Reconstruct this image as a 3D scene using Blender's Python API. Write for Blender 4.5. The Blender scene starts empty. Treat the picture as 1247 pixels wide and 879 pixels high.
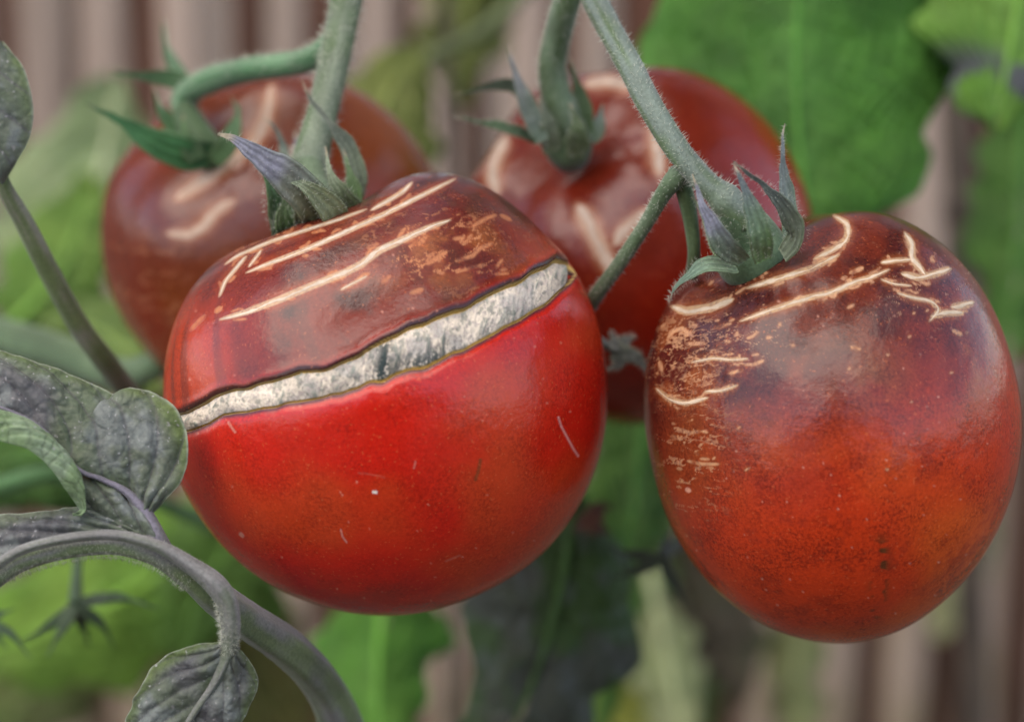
import bpy, math, random
import numpy as np
from mathutils import Vector, Matrix

# ------------------------------------------------------------------ camera, sky, sun, exposure
scn = bpy.context.scene
COL = scn.collection
W, H = 1247.0, 879.0
LENS, SENSOR = 90.0, 36.0
K = SENSOR / LENS / W                       # metres per photo pixel at one metre
CAM_LOC = np.array([0.0, 0.0, 0.62])
PITCH = math.radians(15)                    # looking down at the truss
FOCUS = 0.357

cd = bpy.data.cameras.new('camera')
cd.lens, cd.sensor_width = LENS, SENSOR
cd.clip_start, cd.clip_end = 0.01, 500
cd.dof.use_dof = True
cd.dof.focus_distance = FOCUS
cd.dof.aperture_fstop = 9.5
cam = bpy.data.objects.new('camera', cd)
cam.location = CAM_LOC
cam.rotation_euler = (math.pi / 2 - PITCH, 0, 0)
COL.objects.link(cam)
scn.camera = cam

SUN_EL, SUN_AZ = math.radians(68), math.radians(-40)   # high, a little to the left, behind the camera
world = bpy.data.worlds.new('World')
scn.world = world
world.use_nodes = True
wn, wl = world.node_tree.nodes, world.node_tree.links
wn.clear()
sky = wn.new('ShaderNodeTexSky')
sky.sky_type = 'NISHITA'
sky.sun_disc = False
sky.sun_elevation = SUN_EL
sky.sun_rotation = math.pi - SUN_AZ
sky.air_density, sky.dust_density, sky.ozone_density = 1.0, 0.6, 1.0
hsv = wn.new('ShaderNodeHueSaturation'); hsv.inputs['Saturation'].default_value = 0.75
bg = wn.new('ShaderNodeBackground'); bg.inputs['Strength'].default_value = 0.085
wo = wn.new('ShaderNodeOutputWorld')
wl.new(sky.outputs[0], hsv.inputs['Color']); wl.new(hsv.outputs[0], bg.inputs['Color']); wl.new(bg.outputs[0], wo.inputs['Surface'])

sd = bpy.data.lights.new('sun', 'SUN')
sd.energy, sd.angle, sd.color = 1.5, math.radians(85), (1.0, 0.82, 0.62)
sun = bpy.data.objects.new('sun', sd)
sdir = Vector((math.sin(SUN_AZ) * math.cos(SUN_EL), -math.cos(SUN_AZ) * math.cos(SUN_EL), math.sin(SUN_EL)))
sun.rotation_euler = sdir.to_track_quat('Z', 'Y').to_euler()
sun.location = (0, -2, 3)
COL.objects.link(sun)

scn.view_settings.view_transform = 'Standard'
scn.view_settings.look = 'None'
scn.view_settings.gamma = 1.0
scn.view_settings.exposure = 2.08
scn.cycles.use_denoising = True
scn.cycles.max_bounces = 8

# ------------------------------------------------------------------ maths helpers
rng = np.random.default_rng(7)
R_ = np.array([[1, 0, 0],
               [0, math.sin(PITCH), math.cos(PITCH)],
               [0, math.cos(PITCH), -math.sin(PITCH)]])
# columns: camera right, camera up, camera forward, in world axes
CX = np.array([1.0, 0, 0]); CY = np.array([0, math.sin(PITCH), math.cos(PITCH)]); CF = np.array([0, math.cos(PITCH), -math.sin(PITCH)])

def P(a):
    """photo pixel + depth (metres along the camera axis) -> world point(s)"""
    a = np.atleast_2d(np.asarray(a, float))
    x = (a[:, 0] - W / 2) * K * a[:, 2]; y = -(a[:, 1] - H / 2) * K * a[:, 2]
    return CAM_LOC + x[:, None] * CX + y[:, None] * CY + a[:, 2:3] * CF

def proj(p):
    q = p - CAM_LOC
    d = q @ CF
    return W / 2 + (q @ CX) / (K * d), H / 2 - (q @ CY) / (K * d)

def unit(v):
    return v / np.maximum(np.linalg.norm(v, axis=-1, keepdims=True), 1e-12)

def smooth(a, b, x):
    t = np.clip((x - a) / (b - a), 0, 1)
    return t * t * (3 - 2 * t)

def _h(ix, iy, iz, seed):
    n = (ix * 374761393 + iy * 668265263 + iz * 2147483647 + seed * 1274126177) & 0xffffffff
    n = ((n ^ (n >> 13)) * 1274126177) & 0xffffffff
    return ((n ^ (n >> 16)) & 0xffff) / 65535.0

def vnoise(p, scale, seed=0):
    q = p * scale
    i = np.floor(q).astype(np.int64); f = q - i
    f = f * f * (3 - 2 * f)
    out = 0
    for dx in (0, 1):
        for dy in (0, 1):
            for dz in (0, 1):
                w = (f[:, 0] if dx else 1 - f[:, 0]) * (f[:, 1] if dy else 1 - f[:, 1]) * (f[:, 2] if dz else 1 - f[:, 2])
                out = out + w * _h(i[:, 0] + dx, i[:, 1] + dy, i[:, 2] + dz, seed)
    return out

def fbm(p, scale, octv=4, seed=0):
    s, a, t = 0, 0.5, 0
    for o in range(octv):
        s = s + a * vnoise(p, scale * 2 ** o, seed + o * 17); t += a; a *= 0.5
    return s / t

def spline(pts, n):
    """Catmull-Rom through the points (any number of columns), resampled evenly to n"""
    p = np.asarray(pts, float)
    if len(p) == 2:
        return p[0] + (p[1] - p[0]) * np.linspace(0, 1, n)[:, None]
    q = np.vstack([2 * p[0] - p[1], p, 2 * p[-1] - p[-2]])
    out = []
    for i in range(len(p) - 1):
        t = np.linspace(0, 1, 24, endpoint=False)[:, None]
        a, b, c, d = q[i], q[i + 1], q[i + 2], q[i + 3]
        out.append(0.5 * (2 * b + (c - a) * t + (2 * a - 5 * b + 4 * c - d) * t ** 2 + (3 * b - a - 3 * c + d) * t ** 3))
    out.append(p[-1:])
    o = np.vstack(out)
    m = 2 if o.shape[1] > 2 else o.shape[1]
    s = np.concatenate([[0], np.cumsum(np.linalg.norm(np.diff(o[:, :m], axis=0), axis=1) + 1e-9)])
    t = np.linspace(0, s[-1], n)
    return np.stack([np.interp(t, s, o[:, c]) for c in range(o.shape[1])], 1)

# ------------------------------------------------------------------ mesh helpers
def mesh_obj(name, verts, faces, mat, parent=None, origin=None, attrs=None, smoothed=True):
    origin = np.zeros(3) if origin is None else np.asarray(origin, float)
    me = bpy.data.meshes.new(name)
    v = np.asarray(verts, float) - origin
    if isinstance(faces, np.ndarray):
        nf, k = faces.shape
        me.vertices.add(len(v)); me.vertices.foreach_set('co', v.astype(np.float32).ravel())
        me.loops.add(nf * k); me.loops.foreach_set('vertex_index', faces.astype(np.int32).ravel())
        me.polygons.add(nf); me.polygons.foreach_set('loop_start', np.arange(0, nf * k, k, dtype=np.int32))
        me.update(calc_edges=True); me.validate()
    else:
        me.from_pydata(v.tolist(), [], faces)
    if smoothed:
        me.polygons.foreach_set('use_smooth', np.ones(len(me.polygons), bool))
    for nm, arr in (attrs or {}).items():
        arr = np.asarray(arr, np.float32)
        if arr.ndim == 2:
            at = me.attributes.new(nm, 'FLOAT_COLOR', 'POINT')
            at.data.foreach_set('color', np.hstack([arr, np.ones((len(arr), 1), np.float32)]).ravel())
        else:
            at = me.attributes.new(nm, 'FLOAT', 'POINT'); at.data.foreach_set('value', arr)
    me.materials.append(mat)
    o = bpy.data.objects.new(name, me)
    COL.objects.link(o)
    if parent is not None:
        o.parent = parent                    # parents are unrotated empties or meshes whose origin is theirs
        o.location = Vector(origin) - world_loc(parent)
    else:
        o.location = Vector(origin)
    return o

def world_loc(o):
    l = Vector(o.location)
    while o.parent is not None:
        o = o.parent; l += Vector(o.location)
    return l

def tag(o, label, cat, group=None, kind=None):
    o['label'] = label
    if cat: o['category'] = cat
    if group: o['group'] = group
    if kind: o['kind'] = kind
    return o

def thing(name, loc, label, cat, group=None):
    o = bpy.data.objects.new(name, None)
    o.empty_display_size = 0.01
    o.location = Vector(np.asarray(loc, float).ravel())
    COL.objects.link(o)
    return tag(o, label, cat, group)

def grid_faces(nu, nv, wrap=False):
    i = np.arange(nu - 1)[:, None]; j = np.arange(nv if wrap else nv - 1)[None, :]
    j2 = (j + 1) % nv
    f = np.stack([i * nv + j, i * nv + j2, (i + 1) * nv + j2, (i + 1) * nv + j], -1)
    return f.reshape(-1, 4)

def frames(c):
    """tangent + two normals along a curve, parallel transported"""
    t = unit(np.gradient(c, axis=0))
    n = np.zeros_like(c)
    a = CF - t[0] * (CF @ t[0])
    if np.linalg.norm(a) < 0.1: a = CX - t[0] * (CX @ t[0])
    n[0] = unit(a)
    for i in range(1, len(c)):
        a = n[i - 1] - t[i] * (n[i - 1] @ t[i]); n[i] = unit(a)
    return t, n, np.cross(t, n)

def tube_geo(c, r, seg=18, bump=0.06, seed=0, ridges=0):
    t, n, b = frames(c)
    ph = np.linspace(0, 2 * np.pi, seg, endpoint=False)
    nn = np.cos(ph)[None, :, None] * n[:, None, :] + np.sin(ph)[None, :, None] * b[:, None, :]
    rr = np.repeat(np.asarray(r)[:, None], seg, 1)
    if ridges: rr = rr * (1 + 0.09 * np.cos(ridges * ph)[None, :])
    pos = c[:, None, :] + nn * rr[..., None]
    nz = fbm(pos.reshape(-1, 3), 260, 3, seed).reshape(rr.shape) - 0.5
    pos = pos + nn * (nz * 2 * bump * rr)[..., None]
    v = pos.reshape(-1, 3)
    f = grid_faces(len(c), seg, True)
    # closing fans
    v = np.vstack([v, c[0] - t[0] * r[0] * 0.3, c[-1] + t[-1] * r[-1] * 0.3])
    a, z = len(v) - 2, len(v) - 1
    j = np.arange(seg)
    caps0 = np.stack([np.full(seg, a), (j + 1) % seg, j, j], 1)
    L = (len(c) - 1) * seg
    caps1 = np.stack([np.full(seg, z), L + j, L + (j + 1) % seg, L + (j + 1) % seg], 1)
    faces = [tuple(x) for x in f] + [tuple(x[:3]) for x in caps0] + [tuple(x[:3]) for x in caps1]
    return v, faces, nn.reshape(-1, 3)

# ------------------------------------------------------------------ material helpers
class NT:
    def __init__(s, name):
        s.m = bpy.data.materials.new(name); s.m.use_nodes = True
        s.t = s.m.node_tree; s.t.nodes.clear()
        s.out = s.t.nodes.new('ShaderNodeOutputMaterial')
        s.b = s.t.nodes.new('ShaderNodeBsdfPrincipled')
        s.t.links.new(s.b.outputs[0], s.out.inputs['Surface'])
    def n(s, kind, **kw):
        x = s.t.nodes.new('ShaderNode' + kind)
        for k, v in kw.items(): setattr(x, k, v)
        return x
    def l(s, a, b): s.t.links.new(a, b)
    def attr(s, nm):
        a = s.n('Attribute'); a.attribute_name = nm; return a
    def noise(s, scale, detail=3, rough=0.55, vec=None, dist=0):
        x = s.n('TexNoise'); x.inputs['Scale'].default_value = scale; x.inputs['Detail'].default_value = detail
        x.inputs['Roughness'].default_value = rough; x.inputs['Distortion'].default_value = dist
        if vec is None:
            vec = s.n('TexCoord').outputs['Object']
        s.l(vec, x.inputs['Vector']); return x.outputs['Fac']
    def ramp(s, fac, stops):
        x = s.n('ValToRGB'); e = x.color_ramp.elements
        while len(e) < len(stops): e.new(0.5)
        for q, (p, c) in zip(e, stops):
            q.position = p; q.color = (c, c, c, 1) if np.isscalar(c) else (*c, 1)
        s.l(fac, x.inputs[0]); return x.outputs[0]
    def mix(s, a, b, fac, mode='MIX'):
        x = s.n('Mix', data_type='RGBA', blend_type=mode)
        for sock, v in ((x.inputs[6], a), (x.inputs[7], b), (x.inputs[0], fac)):
            if hasattr(v, 'is_output'): s.l(v, sock)
            elif np.isscalar(v): sock.default_value = v
            else: sock.default_value = (*v, 1)
        return x.outputs[2]
    def bump(s, h, strength, dist, chain=None):
        x = s.n('Bump'); x.inputs['Strength'].default_value = strength; x.inputs['Distance'].default_value = dist
        s.l(h, x.inputs['Height'])
        if chain is not None: s.l(chain, x.inputs['Normal'])
        return x.outputs[0]
    def set(s, **kw):
        for k, v in kw.items():
            sock = s.b.inputs[k.replace('_', ' ')]
            if hasattr(v, 'is_output'): s.l(v, sock)
            else: sock.default_value = (*v, 1) if isinstance(v, tuple) and len(v) == 3 and sock.type == 'RGBA' else v

def mat_skin(name, speck, rough=0.3):
    s = NT(name)
    base = s.attr('col').outputs['Color']
    fine = s.ramp(s.noise(2300, 4, 0.7), [(0.38, 1.0), (0.60, 0.0)])
    patch = s.ramp(s.noise(150, 4, 0.6), [(0.38, 0.3), (0.62, 1.0)])
    m = s.n('Math', operation='MULTIPLY'); s.l(fine, m.inputs[0]); s.l(patch, m.inputs[1])
    m2 = s.n('Math', operation='MULTIPLY'); s.l(m.outputs[0], m2.inputs[0]); m2.inputs[1].default_value = speck
    c = s.mix(base, (0.35, 0.28, 0.45), m2.outputs[0], 'MULTIPLY')
    light = s.ramp(s.noise(1900, 1, 0.5), [(0.66, 0.0), (0.74, 1.0)])
    m3 = s.n('Math', operation='MULTIPLY'); s.l(light, m3.inputs[0]); m3.inputs[1].default_value = 0.22
    c = s.mix(c, (0.62, 0.16, 0.05), m3.outputs[0])
    rv = s.n('MapRange'); s.l(s.noise(420, 4, 0.65), rv.inputs[0])
    rv.inputs[3].default_value = rough - 0.05; rv.inputs[4].default_value = rough + 0.10
    rr = s.n('Math', operation='ADD'); s.l(rv.outputs[0], rr.inputs[0]); s.l(s.attr('rough').outputs['Fac'], rr.inputs[1])
    b1 = s.bump(s.noise(1500, 4, 0.6), 0.10, 0.0006)
    b2 = s.bump(s.noise(95, 3, 0.5), 0.14, 0.004, b1)
    s.set(Base_Color=c, Roughness=rr.outputs[0], Normal=b2, Specular_IOR_Level=0.44)
    s.b.inputs['Subsurface Weight'].default_value = 0.0
    return s.m

def mat_plain(name, rough=0.7, sheen=0.0, fine=900, amt=0.5, bumpd=0.0004, bumps=0.4, dark=(0.45, 0.5, 0.45), spec=0.3, trans=0.0):
    """colour from the 'col' attribute, broken up by two scales of noise"""
    s = NT(name)
    base = s.attr('col').outputs['Color']
    f = s.ramp(s.noise(fine, 3, 0.6), [(0.35, 1.0), (0.62, 0.0)])
    m = s.n('Math', operation='MULTIPLY'); s.l(f, m.inputs[0]); m.inputs[1].default_value = amt
    c = s.mix(base, dark, m.outputs[0], 'MULTIPLY')
    c = s.mix(c, s.ramp(s.noise(140, 3, 0.5), [(0.3, 0.78), (0.7, 1.15)]), 1.0, 'MULTIPLY')
    nrm = s.bump(s.noise(fine * 0.8, 4, 0.65), bumps, bumpd)
    s.set(Base_Color=c, Roughness=rough, Normal=nrm, Specular_IOR_Level=spec)
    if sheen:
        s.b.inputs['Sheen Weight'].default_value = sheen; s.b.inputs['Sheen Roughness'].default_value = 0.45
        s.b.inputs['Sheen Tint'].default_value = (0.9, 0.9, 1.0, 1)
    if trans:
        tr = s.n('BsdfTranslucent'); s.l(c, tr.inputs['Color']); s.l(nrm, tr.inputs['Normal'])
        mx = s.n('MixShader'); mx.inputs[0].default_value = trans
        s.l(s.b.outputs[0], mx.inputs[1]); s.l(tr.outputs[0], mx.inputs[2]); s.l(mx.outputs[0], s.out.inputs['Surface'])
    return s.m

M_SKIN_A = mat_skin('tomato_skin_red', 0.60, 0.20)
M_SKIN_B = mat_skin('tomato_skin_brown', 0.85, 0.19)
M_SKIN_C = mat_skin('tomato_skin_rear', 0.6, 0.20)
M_SCAR = mat_plain('cork_scar', 0.75, 0, 1800, 0.35, 0.0003, 0.4, (0.72, 0.62, 0.5))
M_FLESH = mat_plain('torn_flesh', 0.85, 0.0, 2600, 0.45, 0.0003, 0.2, (0.6, 0.62, 0.58), 0.12)
M_STEM = mat_plain('green_stem', 0.65, 0.18, 2200, 0.55, 0.0004, 0.5)
M_SEPAL = mat_plain('sepal', 0.62, 0.12, 1800, 0.5, 0.0004, 0.5)
def leaf_net(m, scale, strength, amt):
    """adds a fine vein network (relief and a slightly darker line) and dust to a leaf material"""
    t = m.node_tree; N = t.nodes; b = next(n for n in N if n.type == 'BSDF_PRINCIPLED')
    tc = N.new('ShaderNodeTexCoord'); wn_ = N.new('ShaderNodeTexNoise'); wn_.inputs['Scale'].default_value = scale * .6
    add = N.new('ShaderNodeMix'); add.data_type = 'RGBA'; add.blend_type = 'LINEAR_LIGHT'; add.inputs[0].default_value = .0012
    t.links.new(tc.outputs['Object'], wn_.inputs['Vector']); t.links.new(tc.outputs['Object'], add.inputs[6]); t.links.new(wn_.outputs['Color'], add.inputs[7])
    vo = N.new('ShaderNodeTexVoronoi'); vo.feature = 'DISTANCE_TO_EDGE'; vo.inputs['Scale'].default_value = scale
    t.links.new(add.outputs[2], vo.inputs['Vector'])
    rp = N.new('ShaderNodeValToRGB'); rp.color_ramp.elements[0].position = 0.0; rp.color_ramp.elements[1].position = 0.14
    t.links.new(vo.outputs['Distance'], rp.inputs[0])
    bp = N.new('ShaderNodeBump'); bp.inputs['Strength'].default_value = strength; bp.inputs['Distance'].default_value = .0004
    t.links.new(rp.outputs[0], bp.inputs['Height'])
    old = b.inputs['Normal'].links[0].from_socket; t.links.new(old, bp.inputs['Normal']); t.links.new(bp.outputs[0], b.inputs['Normal'])
    cs = b.inputs['Base Color'].links[0].from_socket
    mx = N.new('ShaderNodeMix'); mx.data_type = 'RGBA'; mx.blend_type = 'MULTIPLY'; mx.inputs[0].default_value = amt
    t.links.new(cs, mx.inputs[6]); t.links.new(rp.outputs[0], mx.inputs[7])
    dn = N.new('ShaderNodeTexNoise'); dn.inputs['Scale'].default_value = 1500; dn.inputs['Detail'].default_value = 2
    t.links.new(tc.outputs['Object'], dn.inputs['Vector'])
    dr = N.new('ShaderNodeValToRGB'); dr.color_ramp.elements[0].position = .66; dr.color_ramp.elements[1].position = .74
    t.links.new(dn.outputs['Fac'], dr.inputs[0])
    dm = N.new('ShaderNodeMath'); dm.operation = 'MULTIPLY'; dm.inputs[1].default_value = .5; t.links.new(dr.outputs[0], dm.inputs[0])
    m2 = N.new('ShaderNodeMix'); m2.data_type = 'RGBA'; m2.inputs[7].default_value = (.42, .42, .44, 1)
    t.links.new(dm.outputs[0], m2.inputs[0]); t.links.new(mx.outputs[2], m2.inputs[6]); t.links.new(m2.outputs[2], b.inputs['Base Color'])
    return m
M_LEAF = mat_plain('leaf_top', 0.6, 0.12, 1300, 0.55, 0.0005, 0.5, (0.5, 0.5, 0.55), 0.4, 0.12)
leaf_net(M_LEAF, 330, .22, .16)
M_LEAFG = mat_plain('leaf_green', 0.6, 0.1, 700, 0.4, 0.0005, 0.4, (0.5, 0.6, 0.5), 0.35, 0.25)
M_UNDER = mat_plain('leaf_underside', 0.7, 0.2, 1300, 0.4, 0.0004, 0.4, (0.55, 0.65, 0.55), 0.3, 0.2)
leaf_net(M_UNDER, 380, .25, .3)
M_HAIR = mat_plain('plant_hair', 0.5, 0, 400, 0.1, 0.0001, 0.1)

# ------------------------------------------------------------------ ground and fence (setting)
def mat_soil():
    s = NT('soil')
    c = s.mix((0.045, 0.03, 0.02), (0.12, 0.085, 0.055), s.noise(40, 6, 0.65))
    s.set(Base_Color=c, Roughness=0.95, Normal=s.bump(s.noise(60, 6, 0.7), 0.8, 0.02))
    return s.m
def mat_wood(name, a, b):
    s = NT(name)
    tc = s.n('TexCoord'); mp = s.n('Mapping'); mp.inputs['Scale'].default_value = (1, 1, 0.05)
    s.l(tc.outputs['Object'], mp.inputs['Vector'])
    oi = s.n('ObjectInfo')
    g = s.noise(260, 5, 0.6, mp.outputs[0])
    c = s.mix(a, b, s.ramp(g, [(0.3, 0.0), (0.7, 1.0)]))
    v = s.n('MapRange'); s.l(oi.outputs['Random'], v.inputs[0]); v.inputs[3].default_value = 0.75; v.inputs[4].default_value = 1.2
    hs = s.n('HueSaturation'); s.l(c, hs.inputs['Color']); s.l(v.outputs[0], hs.inputs['Value'])
    ge = s.n('NewGeometry'); sx = s.n('SeparateXYZ'); s.l(ge.outputs['Position'], sx.inputs[0])
    mr = s.n('MapRange'); s.l(sx.outputs['Z'], mr.inputs[0]); mr.inputs[1].default_value = .46; mr.inputs[2].default_value = .26; mr.inputs[3].default_value = 0; mr.inputs[4].default_value = .75
    an = s.n('Math', operation='MULTIPLY'); s.l(mr.outputs[0], an.inputs[0]); s.l(s.ramp(s.noise(45, 3, .6), [(.35, .25), (.6, 1.0)]), an.inputs[1])
    al = s.mix(hs.outputs[0], s.mix(hs.outputs[0], (.40, .42, .22), 1.0, 'MULTIPLY'), an.outputs[0])
    s.set(Base_Color=al, Roughness=0.85, Normal=s.bump(g, 0.5, 0.001))
    return s.m

gs = 60.0
gn = 60
gx = np.sign(np.linspace(-1, 1, gn)) * np.abs(np.linspace(-1, 1, gn)) ** 3 * gs
gX, gY = np.meshgrid(gx, gx, indexing='ij')
gv = np.stack([gX.ravel(), gY.ravel(), 0 * gX.ravel()], 1)
gv[:, 2] = (fbm(gv, 3.0, 3, 3) - 0.5) * 0.04
ground = mesh_obj('ground', gv, grid_faces(gn, gn)[:, ::-1].copy(), mat_soil())
ground['kind'] = 'structure'

FD = 0.80                                   # camera depth at which the view axis meets the fence
fy = (CAM_LOC + CF * FD)[1]
fence = thing('fence', (0, fy, 0), 'weathered fence of narrow pinkish grey and red brown upright slats', 'fence')
M_PALE = mat_wood('weathered_slat', (0.22, 0.16, 0.125), (0.40, 0.315, 0.26))
M_BROWN = mat_wood('red_brown_slat', (0.075, 0.030, 0.018), (0.15, 0.068, 0.042))
M_RAIL = mat_wood('fence_rail', (0.06, 0.045, 0.035), (0.12, 0.09, 0.07))
def slat_mesh(name, w, th, h, mat):
    n = 7
    xs = np.linspace(-1, 1, n)
    prof = [(x * w / 2, -th / 2 - th * 0.45 * math.sqrt(max(0, 1 - x * x))) for x in xs] + [(w / 2, th / 2), (-w / 2, th / 2)]
    v = [(x, y, z) for z in (0, h * 0.5, h) for x, y in prof]
    k = len(prof)
    f = [(a * k + i, a * k + (i + 1) % k, (a + 1) * k + (i + 1) % k, (a + 1) * k + i) for a in (0, 1) for i in range(k)]
    f += [tuple(range(k))[::-1], tuple(range(2 * k, 3 * k))]
    me = bpy.data.meshes.new(name); me.from_pydata(v, [], f); me.materials.append(mat)
    return me
me_p = slat_mesh('slat', 0.0125, 0.008, 1.15, M_PALE)
me_b = slat_mesh('slat', 0.0150, 0.008, 1.13, M_BROWN)
rr = random.Random(4)
PITCHX = 0.0245
for i in range(-22, 23):
    x = -0.1182 + i * PITCHX
    for me, dx, dy in ((me_p, 0, 0), (me_b, PITCHX / 2, 0.009)):
        o = bpy.data.objects.new('slat', me); COL.objects.link(o); o.parent = fence
        o.location = (x + dx + rr.uniform(-.0035, .0035), dy + rr.uniform(-.002, .002), 0.03 + rr.uniform(-.01, .01))
        o.rotation_euler = (0, rr.uniform(-.012, .012), 0)
        o.scale = (rr.uniform(.65, 1.25), 1, 1)
for z in (0.22, 1.02):
    v = np.array([(sx * 0.62, y, z + q * 0.02) for sx in (-1, 1) for q in (-1, 1) for y in (0.0155, 0.037)])
    mesh_obj('rail', v + np.array([0, fy, 0]), [(0, 1, 3, 2), (4, 6, 7, 5), (0, 4, 5, 1), (2, 3, 7, 6), (0, 2, 6, 4), (1, 5, 7, 3)], M_RAIL, fence, (0, fy, 0), smoothed=False)

# ------------------------------------------------------------------ tomatoes
class Fruit:
    def __init__(s, name_loc, sil, d, depth_ratio, stem, dimple=(0.10, 0.34), lobes=0.012, seed=1):
        s.cpx = np.array(name_loc, float); s.d = d
        s.c = P([*name_loc, d])[0]
        s.ez = unit(CAM_LOC - s.c)
        s.ex = unit(CX - s.ez * (CX @ s.ez)); s.ey = np.cross(s.ez, s.ex)
        dist = np.linalg.norm(s.c - CAM_LOC)
        if np.isscalar(sil):
            tab = np.full(360, float(sil))
        else:
            q = np.asarray(sil, float) - s.cpx
            a = np.degrees(np.arctan2(-q[:, 1], q[:, 0])) % 360; r = np.hypot(q[:, 0], q[:, 1])
            o = np.argsort(a); a, r = a[o], r[o]
            tab = np.interp(np.arange(360), np.concatenate([a - 360, a, a + 360]), np.tile(r, 3))
            k = np.exp(-0.5 * (np.arange(-24, 25) / 8.0) ** 2); k /= k.sum()
            tab = np.convolve(np.concatenate([tab[-24:], tab, tab[:24]]), k, 'valid')
        ang = np.arctan(tab * K)
        s.tab = np.sin(ang) * dist
        s.R = s.tab.mean(); s.rz = s.R * depth_ratio
        st = np.array([stem[0] - s.cpx[0], s.cpx[1] - stem[1]]) * K * d / s.R
        z = stem[2]
        s.stem = unit(np.array([st[0], st[1], z]))
        s.dimple = dimple; s.lobes = lobes; s.seed = seed
        t = np.cross(s.stem, [0.3, 0.1, 0.9]); s.sa = unit(t); s.sb = np.cross(s.stem, s.sa)
    def radius(s, n):
        """n: unit directions in the fruit's view frame"""
        ph = np.degrees(np.arctan2(n[:, 1], n[:, 0])) % 360
        i = np.floor(ph).astype(int) % 360; f = ph - np.floor(ph)
        sil = s.tab[i] * (1 - f) + s.tab[(i + 1) % 360] * f
        s2 = n[:, 0] ** 2 + n[:, 1] ** 2
        r = 1 / np.sqrt(s2 / sil ** 2 + n[:, 2] ** 2 / s.rz ** 2)
        ca = np.clip(n @ s.stem, -1, 1); al = np.arccos(ca)
        psi = np.arctan2(n @ s.sa, n @ s.sb)
        dd, dw = s.dimple
        r = r * (1 - dd * np.exp(-(al / dw) ** 2) + dd * 0.14 * np.exp(-((al - dw * 2.1) / (dw * 0.8)) ** 2))
        r = r * (1 + s.lobes * np.cos(5 * psi + s.seed) * np.exp(-((al - 0.7) / 0.6) ** 2) * smooth(0.05, 0.5, al))
        w = (fbm(n + 5 * s.seed, 1.6, 2, s.seed) - 0.5) * 0.022
        return r * (1 + w)
    def to_world(s, n, r):
        q = n * r[:, None]
        return s.c + q[:, :1] * s.ex + q[:, 1:2] * s.ey + q[:, 2:] * s.ez
    def hit(s, px, py):
        """first point of the surface seen at these pixels (limb points are pulled onto the limb)"""
        px = np.atleast_1d(np.asarray(px, float)); py = np.atleast_1d(np.asarray(py, float))
        dirs = unit(P(np.stack([px, py, np.ones_like(px)], 1)) - CAM_LOC)
        tc = (s.c - CAM_LOC) @ dirs.T
        lo = tc - 1.25 * s.R; best = lo.copy(); found = np.zeros(len(px), bool)
        def g(t):
            q = CAM_LOC + dirs * t[:, None] - s.c
            loc = np.stack([q @ s.ex, q @ s.ey, q @ s.ez], 1)
            l = np.linalg.norm(loc, axis=1); return l - s.radius(loc / np.maximum(l, 1e-9)[:, None])
        a, gmin, tmin = lo, np.full(len(px), 9.0), tc.copy()
        bl, bh = lo.copy(), tc.copy()
        for k in range(1, 49):
            t = lo + (tc + 0.25 * s.R - lo) * k / 48
            v = g(t)
            new = (~found) & (v < 0)
            bl[new] = a[new]; bh[new] = t[new]; found |= new
            u = v < gmin; tmin[u] = t[u]; gmin[u] = v[u]
            a = t
        for _ in range(22):
            m = (bl + bh) / 2; neg = g(m) < 0
            bh = np.where(neg, m, bh); bl = np.where(neg, bl, m)
        t = np.where(found, bh, tmin)
        p = CAM_LOC + dirs * t[:, None]
        q = p - s.c; loc = np.stack([q @ s.ex, q @ s.ey, q @ s.ez], 1)
        n = unit(loc)
        return s.to_world(n, s.radius(n)), n
    def normal(s, n):
        e = 1e-3
        t1 = unit(np.cross(n, [0.13, 0.97, 0.2])); t2 = np.cross(n, t1)
        a, b = unit(n + e * t1), unit(n + e * t2)
        p0, p1, p2 = (s.to_world(x, s.radius(x)) for x in (n, a, b))
        m = unit(np.cross(p1 - p0, p2 - p0))
        return np.where((np.sum(m * (p0 - s.c), 1) < 0)[:, None], -m, m)
    def grid(s, nth, nph, back=26):
        th = np.concatenate([np.linspace(0.004, math.radians(106), nth), np.linspace(math.radians(106), math.pi - 0.004, back + 1)[1:]])
        ph = np.linspace(0, 2 * np.pi, nph, endpoint=False)
        T, F = np.meshgrid(th, ph, indexing='ij')
        n = np.stack([np.sin(T) * np.cos(F), np.sin(T) * np.sin(F), np.cos(T)], -1).reshape(-1, 3)
        N = len(th)
        quads = grid_faces(N, nph, True)
        return n, quads, N

def seg_dist(px, py, poly):
    """distance in pixels from each point to a polyline, and the position along it 0..1"""
    d = np.full(len(px), 1e9); s = np.zeros(len(px))
    p = np.asarray(poly, float)[:, :2]
    L = np.concatenate([[0], np.cumsum(np.linalg.norm(np.diff(p, axis=0), axis=1))])
    for i in range(len(p) - 1):
        ab = p[i + 1] - p[i]; l2 = ab @ ab + 1e-9
        t = np.clip(((px - p[i][0]) * ab[0] + (py - p[i][1]) * ab[1]) / l2, 0, 1)
        q = np.hypot(px - p[i][0] - t * ab[0], py - p[i][1] - t * ab[1])
        m = q < d
        d[m] = q[m]; s[m] = (L[i] + t[m] * (L[i + 1] - L[i])) / L[-1]
    return d, s

def mark(px, py, front, poly, w, soft=1.5, taper=True):
    """0..1 strength of a thin mark along a polyline"""
    p = np.asarray(poly, float)
    out = np.zeros(len(px))
    m = front & (px > p[:, 0].min() - 40) & (px < p[:, 0].max() + 40) & (py > p[:, 1].min() - 40) & (py < p[:, 1].max() + 40)
    i = np.nonzero(m)[0]
    if len(i) == 0: return out
    d, s = seg_dist(px[i], py[i], poly)
    ww = w / 2 * (np.sqrt(np.clip(1 - (2 * s - 1) ** 4, 0.02, 1)) if taper else 1)
    out[i] = 1 - smooth(ww - soft * 0.5, ww + soft, d)
    return out

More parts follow.
